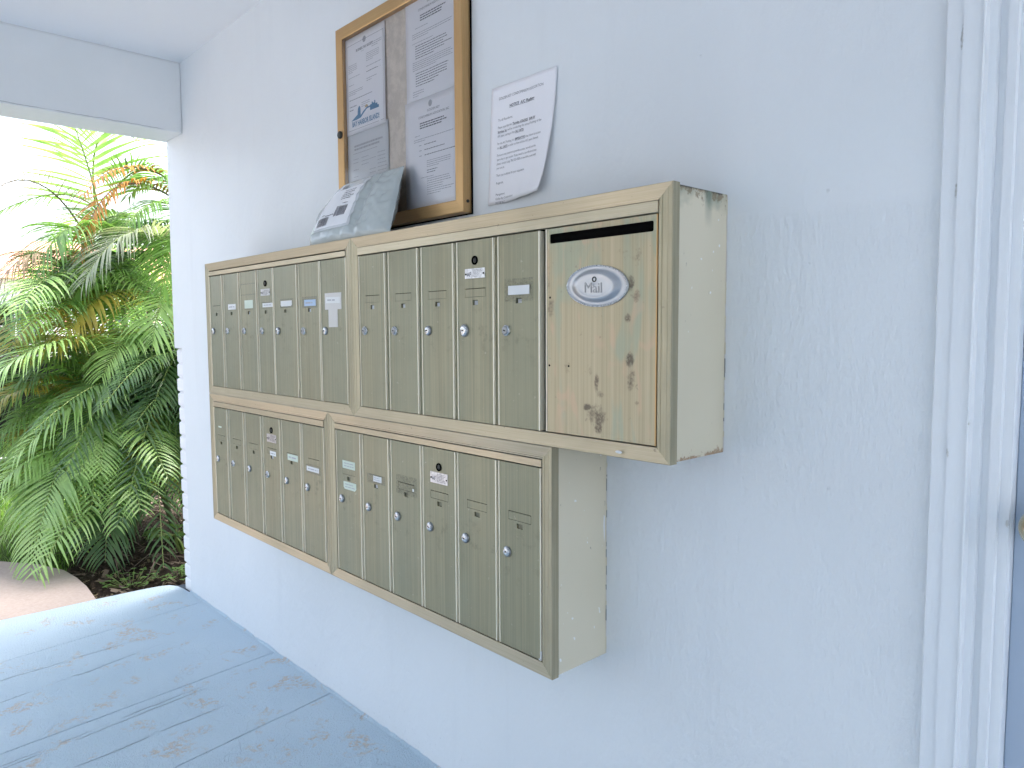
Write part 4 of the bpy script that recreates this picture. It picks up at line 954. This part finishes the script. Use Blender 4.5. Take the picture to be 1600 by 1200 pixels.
frond(pa, (-2.6, .168, 1.66), (-2.4, -.08, 1.90), (-2.3, -.32, 1.55), .42, 'leaf_green', 15, droop=.9)
frond(pa, (-2.8, .196, 2.07), (-2.6, .43, 2.36), (-2.5, .70, 2.06), .42, 'leaf_green', 16, droop=.8)
frond(pa, (-2.9, .169, 1.78), (-2.7, -.19, 2.20), (-2.6, -.55, 1.98), .40, 'leaf_tan', 17, droop=.5, pairs=20, wid=.005, rachis='twig')
frond(pa, (-2.5, .45, 1.50), (-2.3, .06, 1.62), (-2.2, -.18, 1.36), .36, 'leaf_green', 20, droop=.9)
crown(pa, tops, 26, .36, ['leaf_green', 'leaf_green', 'leaf_dark', 'leaf_bright'], 8, (.55, 1.0), -.4)
pm = thing('areca_palm', 'bushy areca palm against the building corner with pale and deep green fronds', 'palm', (-2.05, .45, -.09), G)
tops = canes(pm, (-2.05, .48), 5, .9, 1.5, .18, 2)
frond(pm, (-2.2, .60, 1.58), (-2.0, .20, 1.86), (-1.9, -.15, 1.53), .46, 'leaf_pale', 4, droop=.85, pairs=36, wid=.013)
frond(pm, (-2.1, .60, 1.40), (-1.8, .27, 1.46), (-1.72, .14, 1.06), .36, 'leaf_bright', 14, droop=.9)
frond(pm, (-2.1, .72, 1.75), (-1.9, .42, 1.84), (-1.8, .22, 1.42), .44, 'leaf_green', 141, droop=1.0)
frond(pm, (-2.3, .45, 1.08), (-2.0, .17, 1.26), (-1.8, -.10, 1.0), .36, 'leaf_bright', 13, droop=.9)
frond(pm, (-2.2, .42, .50), (-1.9, .14, .80), (-1.8, -.02, .56), .34, 'leaf_yellow', 18, droop=.8, pairs=16)
frond(pm, (-2.0, .36, .13), (-1.75, -.01, .34), (-1.62, -.17, .0), .40, 'leaf_dark', 10, droop=.7, pairs=28, wid=.016)
frond(pm, (-2.5, .75, 1.95), (-2.3, .42, 2.10), (-2.15, .12, 1.85), .36, 'leaf_green', 142, droop=1.1, pairs=30)
frond(pm, (-2.3, .80, 1.70), (-2.15, .52, 1.95), (-2.0, .30, 1.70), .38, 'leaf_green', 143, droop=1.1, pairs=30)
frond(pm, (-2.5, .70, 1.70), (-2.4, .30, 1.95), (-2.3, .02, 1.72), .38, 'leaf_dark', 144, droop=1.0, pairs=32)
frond(pm, (-2.0, .72, 1.35), (-1.85, .48, 1.60), (-1.75, .33, 1.25), .34, 'leaf_yellow', 145, droop=1.2, pairs=30, wid=.010)
frond(pm, (-2.6, .8, 2.1), (-2.5, .50, 2.28), (-2.4, .25, 2.12), .32, 'leaf_green', 146, droop=1.1, pairs=26)
crown(pm, tops, 64, .30, ['leaf_dark', 'leaf_dark', 'leaf_green'], 9, (.45, .9), -.7)
pf = thing('areca_palm', 'full areca palm in front, its bright green fronds hanging over the concrete path', 'palm', (-2.35, .02, -.09), G)
tops = canes(pf, (-2.35, .05), 5, .35, .9, .16, 3)
frond(pf, (-2.5, .32, 1.33), (-2.2, .04, 1.49), (-2.0, -.27, 1.16), .36, 'leaf_yellow', 6, droop=.9, wid=.014)
frond(pf, (-2.5, .177, .657), (-2.1, -.17, 1.19), (-1.9, -.68, .93), .42, 'leaf_bright', 7, droop=.75, pairs=38, wid=.014)
frond(pf, (-2.3, .28, .75), (-2.0, .0, .96), (-1.8, -.53, .60), .42, 'leaf_bright', 81, droop=1.0, pairs=38, wid=.015)
frond(pf, (-2.3, .152, .428), (-1.9, -.22, .64), (-1.62, -.52, .02), .42, 'leaf_bright', 91, droop=.8, pairs=40, wid=.016)
frond(pf, (-2.35, .15, .40), (-2.0, -.08, .70), (-1.8, -.40, .22), .40, 'leaf_green', 92, droop=.8, pairs=36, wid=.015)
frond(pf, (-2.4, .069, .509), (-2.1, -.26, .62), (-1.9, -.60, .44), .36, 'leaf_bright', 12, droop=.7, pairs=34)
frond(pf, (-2.0, .058, .164), (-1.7, -.23, .30), (-1.42, -.52, .04), .28, 'leaf_bright', 19, droop=.8, pairs=18)
frond(pf, (-2.45, .1, .9), (-2.2, -.1, 1.2), (-2.0, -.45, 1.1), .38, 'leaf_yellow', 93, droop=.8, pairs=26)
for k in range(16):
    rd = random.Random(900+k); y_ = rd.uniform(-.15, .25); z_ = .35+.075*k
    frond(pf, (-2.6+rd.uniform(-.2, .2), .1+y_*.5, z_-.25), (-2.35, -.15+rd.uniform(-.1, .1), z_+.12), (-2.1+rd.uniform(-.3, .2), -.55+rd.uniform(-.1, .15), z_-.10), .38, rd.choice(['leaf_bright', 'leaf_green', 'leaf_green', 'leaf_bright', 'leaf_yellow']), 950+k, droop=rd.uniform(.6, 1.0), pairs=28)
crown(pf, tops, 62, .30, ['leaf_green', 'leaf_bright', 'leaf_bright', 'leaf_green', 'leaf_yellow'], 10, (.5, .95), -.5)
# young self-sown palm and low weeds at the porch edge
ps = thing('palm_seedling', 'small dark fan-like palm seedling beside the white brick corner', 'palm', (-1.72, .30, -.09))
for k in range(9):
    a_ = -2.6 + k*.62; b = Vector((-1.62, .17, .07))
    frond(ps, (-1.70, .27, -.09), tuple(b*.5+Vector((-1.70, .27, .02))*.5), tuple(b+Vector((.12*math.cos(a_), .12*math.sin(a_), .03))), .17, 'leaf_green', 300+k, droop=.9, pairs=5, start=.8, wid=.010)
def weed(label, c, r, seed, n=34):
    t = thing('weed', label, 'weed', c, 'low weeds by the porch slab'); rd = random.Random(seed); m = MB(); st = MB()
    for i in range(n):
        a_ = rd.uniform(0, 2*PI); rr_ = r*math.sqrt(rd.random()); h_ = rd.uniform(.02, .075)*(1-.4*rr_/r); p_ = Vector((c[0]+rr_*math.cos(a_), c[1]+rr_*math.sin(a_), c[2]+h_))
        st.tube([(c[0]+rr_*.4*math.cos(a_), c[1]+rr_*.4*math.sin(a_), c[2]-.01), p_], .0012, 4, cap=False)
        for q in range(3):
            b_ = a_ + q*2.1 + rd.uniform(-.4, .4); d = Vector((math.cos(b_), math.sin(b_), rd.uniform(-.2, .4))); s_ = Vector((-math.sin(b_), math.cos(b_), 0)); l_ = rd.uniform(.014, .026)
            m.add([p_, p_+d*l_*.45+s_*l_*.42, p_+d*l_, p_+d*l_*.45-s_*l_*.42], [(0, 1, 2, 3)], 0, False)
    m.build('leaves', MT['leaf_green'], t); st.build('stem', MT['rachis_green'], t)
weed('low leafy weed at the porch slab edge next to the path end', (-1.34, -.12, -.07), .13, 5); weed('low leafy weed tucked against the white brick corner', (-1.22, .11, -.07), .12, 6, 40)
# mulch, chips and dead leaves on the bed
m = MB(); rd = random.Random(77)
for i in range(5200):
    x = -1.03 - 2.4*rd.random()**1.4; y = -.33 + (1.9)*rd.random()**1.3
    if y < (-.33 if x > -1.7 else -.33+(-1.7-x)*.36): continue
    z = bedz(x, y)+.004+rd.random()*.012; a_ = rd.uniform(0, PI); l_ = rd.uniform(.005, .022)*(1 if rd.random() < .85 else 2.2); w_ = l_*rd.uniform(.12, .35); t_ = rd.uniform(-.5, .5)
    d = Vector((math.cos(a_), math.sin(a_), t_)); s_ = Vector((-math.sin(a_), math.cos(a_), rd.uniform(-.4, .4)))
    p_ = Vector((x, y, z)); m.add([p_-d*l_-s_*w_, p_+d*l_-s_*w_, p_+d*l_+s_*w_, p_-d*l_+s_*w_], [(0, 1, 2, 3)], rd.choice((0, 1, 1, 1, 1, 2) if l_ < .02 else (0, 1, 1)))
kind(m.build('mulch', [MT['twig'], MT['soil'], MT['leaf_tan']]), 'stuff')
m = MB()
for i in range(90):
    x = rd.uniform(-2.9, -1.25); y = rd.uniform(-.15, 1.0); z = bedz(x, y)+.01; a_ = rd.uniform(0, 2*PI); l_ = rd.uniform(.12, .45)
    m.tube([(x, y, z), (x+l_*.5*math.cos(a_), y+l_*.5*math.sin(a_), z+rd.uniform(.01, .12)), (x+l_*math.cos(a_+.3), y+l_*math.sin(a_+.3), z+rd.uniform(0, .05))], [.003, .0025, .0012], 4)
kind(m.build('fallen_twigs', MT['twig']), 'stuff')
# lawn
m = MB()
for i in range(15000):
    x = rd.uniform(-6.2, -1.5); y = rd.uniform(-1.2, 1.4)
    if x > -1.7 and y > -.5: continue
    lim = -.36 + (-1.7-x)*.36
    pe = -.36 if x > -1.67 else (-.36 - (-1.67-x)*.53 if x > -2.1 else -.585-(-2.1-x)*.5)
    if y < pe+.01: continue
    if y > lim+.07*math.sin(x*9) and x > -3.9: continue
    h_ = rd.uniform(.035, .085); a_ = rd.uniform(0, 2*PI); ln = Vector((math.cos(a_), math.sin(a_), 0))*rd.uniform(.01, .05); s_ = Vector((-math.sin(a_), math.cos(a_), 0))*.0028; p_ = Vector((x, y, -.1))
    m.add([p_-s_, p_+s_, p_+ln*.35+s_*.8+Vector((0, 0, h_*.6)), p_+ln*.35-s_*.8+Vector((0, 0, h_*.6)), p_+ln+Vector((0, 0, h_))], [(0, 1, 2, 3), (3, 2, 4)])
kind(m.build('grass', MT['grass_blade']), 'stuff')

# dark car parked on the lawn's far side
car = thing('parked_car', 'black sport utility car parked beyond the lawn behind the palm fronds', 'car', (-5.3, -1.3, -.09))
def loft(prof, x0, x1, inset, m, mi=0):
    n = len(prof); a_ = [(x0-inset(z), y, z) for y, z in prof]; b_ = [(x1+inset(z), y, z) for y, z in prof]
    m.add(a_+b_, [(i, (i+1) % n, n+(i+1) % n, n+i) for i in range(n)] + [tuple(range(n))[::-1], tuple(range(n, 2*n))], mi)
gz = -.09
body = [(-3.75, gz+.35), (-3.80, gz+.75), (-3.72, gz+1.12), (-3.3, gz+1.18), (.10, gz+1.16), (.75, gz+1.08), (.95, gz+.95), (1.0, gz+.55), (.96, gz+.30), (.72, gz+.27), (-3.4, gz+.27)]
m = MB(); loft(body, -4.42, -6.25, lambda z: .03*max(0, z-.8), m); m.build('body', MT['car_black'], car, bevel=.035, seg=3)
cab = [(-4.66, gz+1.14), (-3.35, gz+1.66), (-3.0, gz+1.76), (-.9, gz+1.76), (-.45, gz+1.66), (.16, gz+1.13)]
m = MB(); loft(cab, -4.46, -6.21, lambda z: .20*max(0, z-1.05), m); m.build('cabin', MT['car_black'], car, bevel=.03, seg=3)
for ya, yb_, za, zb in ((-3.2, -2.3, 1.19, 1.60), (-2.2, -1.2, 1.19, 1.62), (-1.1, -.42, 1.19, 1.60)):
    m = MB(); i_ = lambda z: .20*max(0, z-1.05)
    m.add([(-4.452-i_(gz+za), ya, gz+za), (-4.452-i_(gz+za), yb_+.25*(ya > -1.15), gz+za), (-4.452-i_(gz+zb), yb_, gz+zb), (-4.452-i_(gz+zb), ya+.05, gz+zb)], [(0, 1, 2, 3)]); m.build('side_window', MT['car_glass'], car)
m = MB(); m.add([(-4.62, .125, gz+1.175), (-6.05, .125, gz+1.175), (-5.95, -.42, gz+1.655), (-4.72, -.42, gz+1.655)], [(0, 1, 2, 3)]); m.build('windscreen', MT['car_glass'], car)
m = MB(); m.box((-4.20, -.26, gz+1.40), (-4.40, -.14, gz+1.56)); m.tube([(-4.46, -.12, gz+1.33), (-4.32, -.17, gz+1.42)], .02, 6); m.build('wing_mirror', MT['car_black'], car, bevel=.03, seg=3)
for wy in (.33, -2.75):
    for wx in (-4.44, -6.05):
        m = MB(); vs = []; n = 32
        for r_, xx in ((.20, 0), (.30, .01), (.365, .0), (.37, -.05), (.37, -.17), (.355, -.2), (.2, -.2)):
            for k in range(n): vs.append((wx+xx, wy+r_*math.cos(2*PI*k/n), gz+.37+r_*math.sin(2*PI*k/n)))
        m.add(vs, [(i*n+k, i*n+(k+1) % n, (i+1)*n+(k+1) % n, (i+1)*n+k) for i in range(6) for k in range(n)], 0, True)
        wh = m.build('wheel', MT['tyre'], car)
        m = MB(); m.tube([(wx-.03, wy, gz+.37), (wx+.012, wy, gz+.37)], .06, 14)
        for k in range(6): a_ = k*PI/3; m.tube([(wx, wy, gz+.37), (wx, wy+.21*math.cos(a_), gz+.37+.21*math.sin(a_))], .022, 6)
        m.build('rim', MT['alloy'], wh)
for hx in (-4.62, -6.0):
    m = MB(); m.box((hx-.16, .93, gz+.80), (hx+.16, .985, gz+.93)); m.build('headlight', MT['lamp_clear'], car, bevel=.015)
    m = MB(); m.box((hx-.1, -3.83, gz+.80), (hx+.1, -3.77, gz+1.05)); m.build('tail_light', MT['lamp_red'], car, bevel=.015)
m = MB(); m.box((-4.44, -2.3, gz+.29), (-4.34, -.1, gz+.33)); m.build('running_board', MT['alloy'], car, bevel=.008)

# neighbouring house far behind
hs = thing('house', 'low white house with a coral tiled roof far behind the palms', 'house', (-27, 4, -.1))
m = MB(); m.box((-33, -6, -.1), (-26, 12, 3.0)); m.build('wall', MT['house_white'], hs)
m = MB(); m.add([(-33.5, -6.6, 2.95), (-25.5, -6.6, 2.95), (-25.5, 12.6, 2.95), (-33.5, 12.6, 2.95), (-29.5, -3, 4.6), (-29.5, 9, 4.6)], [(0, 1, 4), (1, 2, 5, 4), (2, 3, 5), (3, 0, 4, 5), (3, 2, 1, 0)]); m.build('roof', MT['roof_coral'], hs)
for y_ in (-4, -.6, 2.6, 6, 9.2):
    m = MB(); m.box((-25.98, y_, .9), (-25.90, y_+1.5, 2.2)); w_ = m.build('window', MT['house_white'], hs)
    m = MB(); m.box((-25.90, y_+.08, .98), (-25.88, y_+.71, 2.12)); m.box((-25.90, y_+.79, .98), (-25.88, y_+1.42, 2.12)); m.build('pane', MT['window_dark'], w_)
# flowering bush between house and palms
fb = thing('flowering_bush', 'distant bush with coral pink blossom glimpsed between palm fronds', 'bush', (-7.6, 1.25, -.1))
m = MB(); fl = MB()
for i in range(2600):
    d = Vector((rd.gauss(0, 1), rd.gauss(0, 1), rd.gauss(0, 1))).normalized()*(.35+.65*rd.random()**.4); p_ = Vector((-7.6+d.x*.65, 1.35+d.y*.75, 1.0+d.z*.85)); a_ = rd.uniform(0, 2*PI); s_ = .035
    e1 = Vector((math.cos(a_), math.sin(a_), rd.uniform(-.6, .6)))*s_; e2 = Vector((-math.sin(a_), math.cos(a_), rd.uniform(-.6, .6)))*s_*.6
    (fl if rd.random() < .22 and d.z > 0 else m).add([p_-e1, p_-e2, p_+e1, p_+e2], [(0, 1, 2, 3)])
m.build('leaves', MT['leaf_green'], fb); fl.build('blossom', MT['flower_pink'], fb)
m = MB(); m.tube([(-7.6, 1.3, -.1), (-7.62, 1.33, .4), (-7.6, 1.35, .9)], [.05, .04, .02], 8); m.build('trunk', MT['twig'], fb)
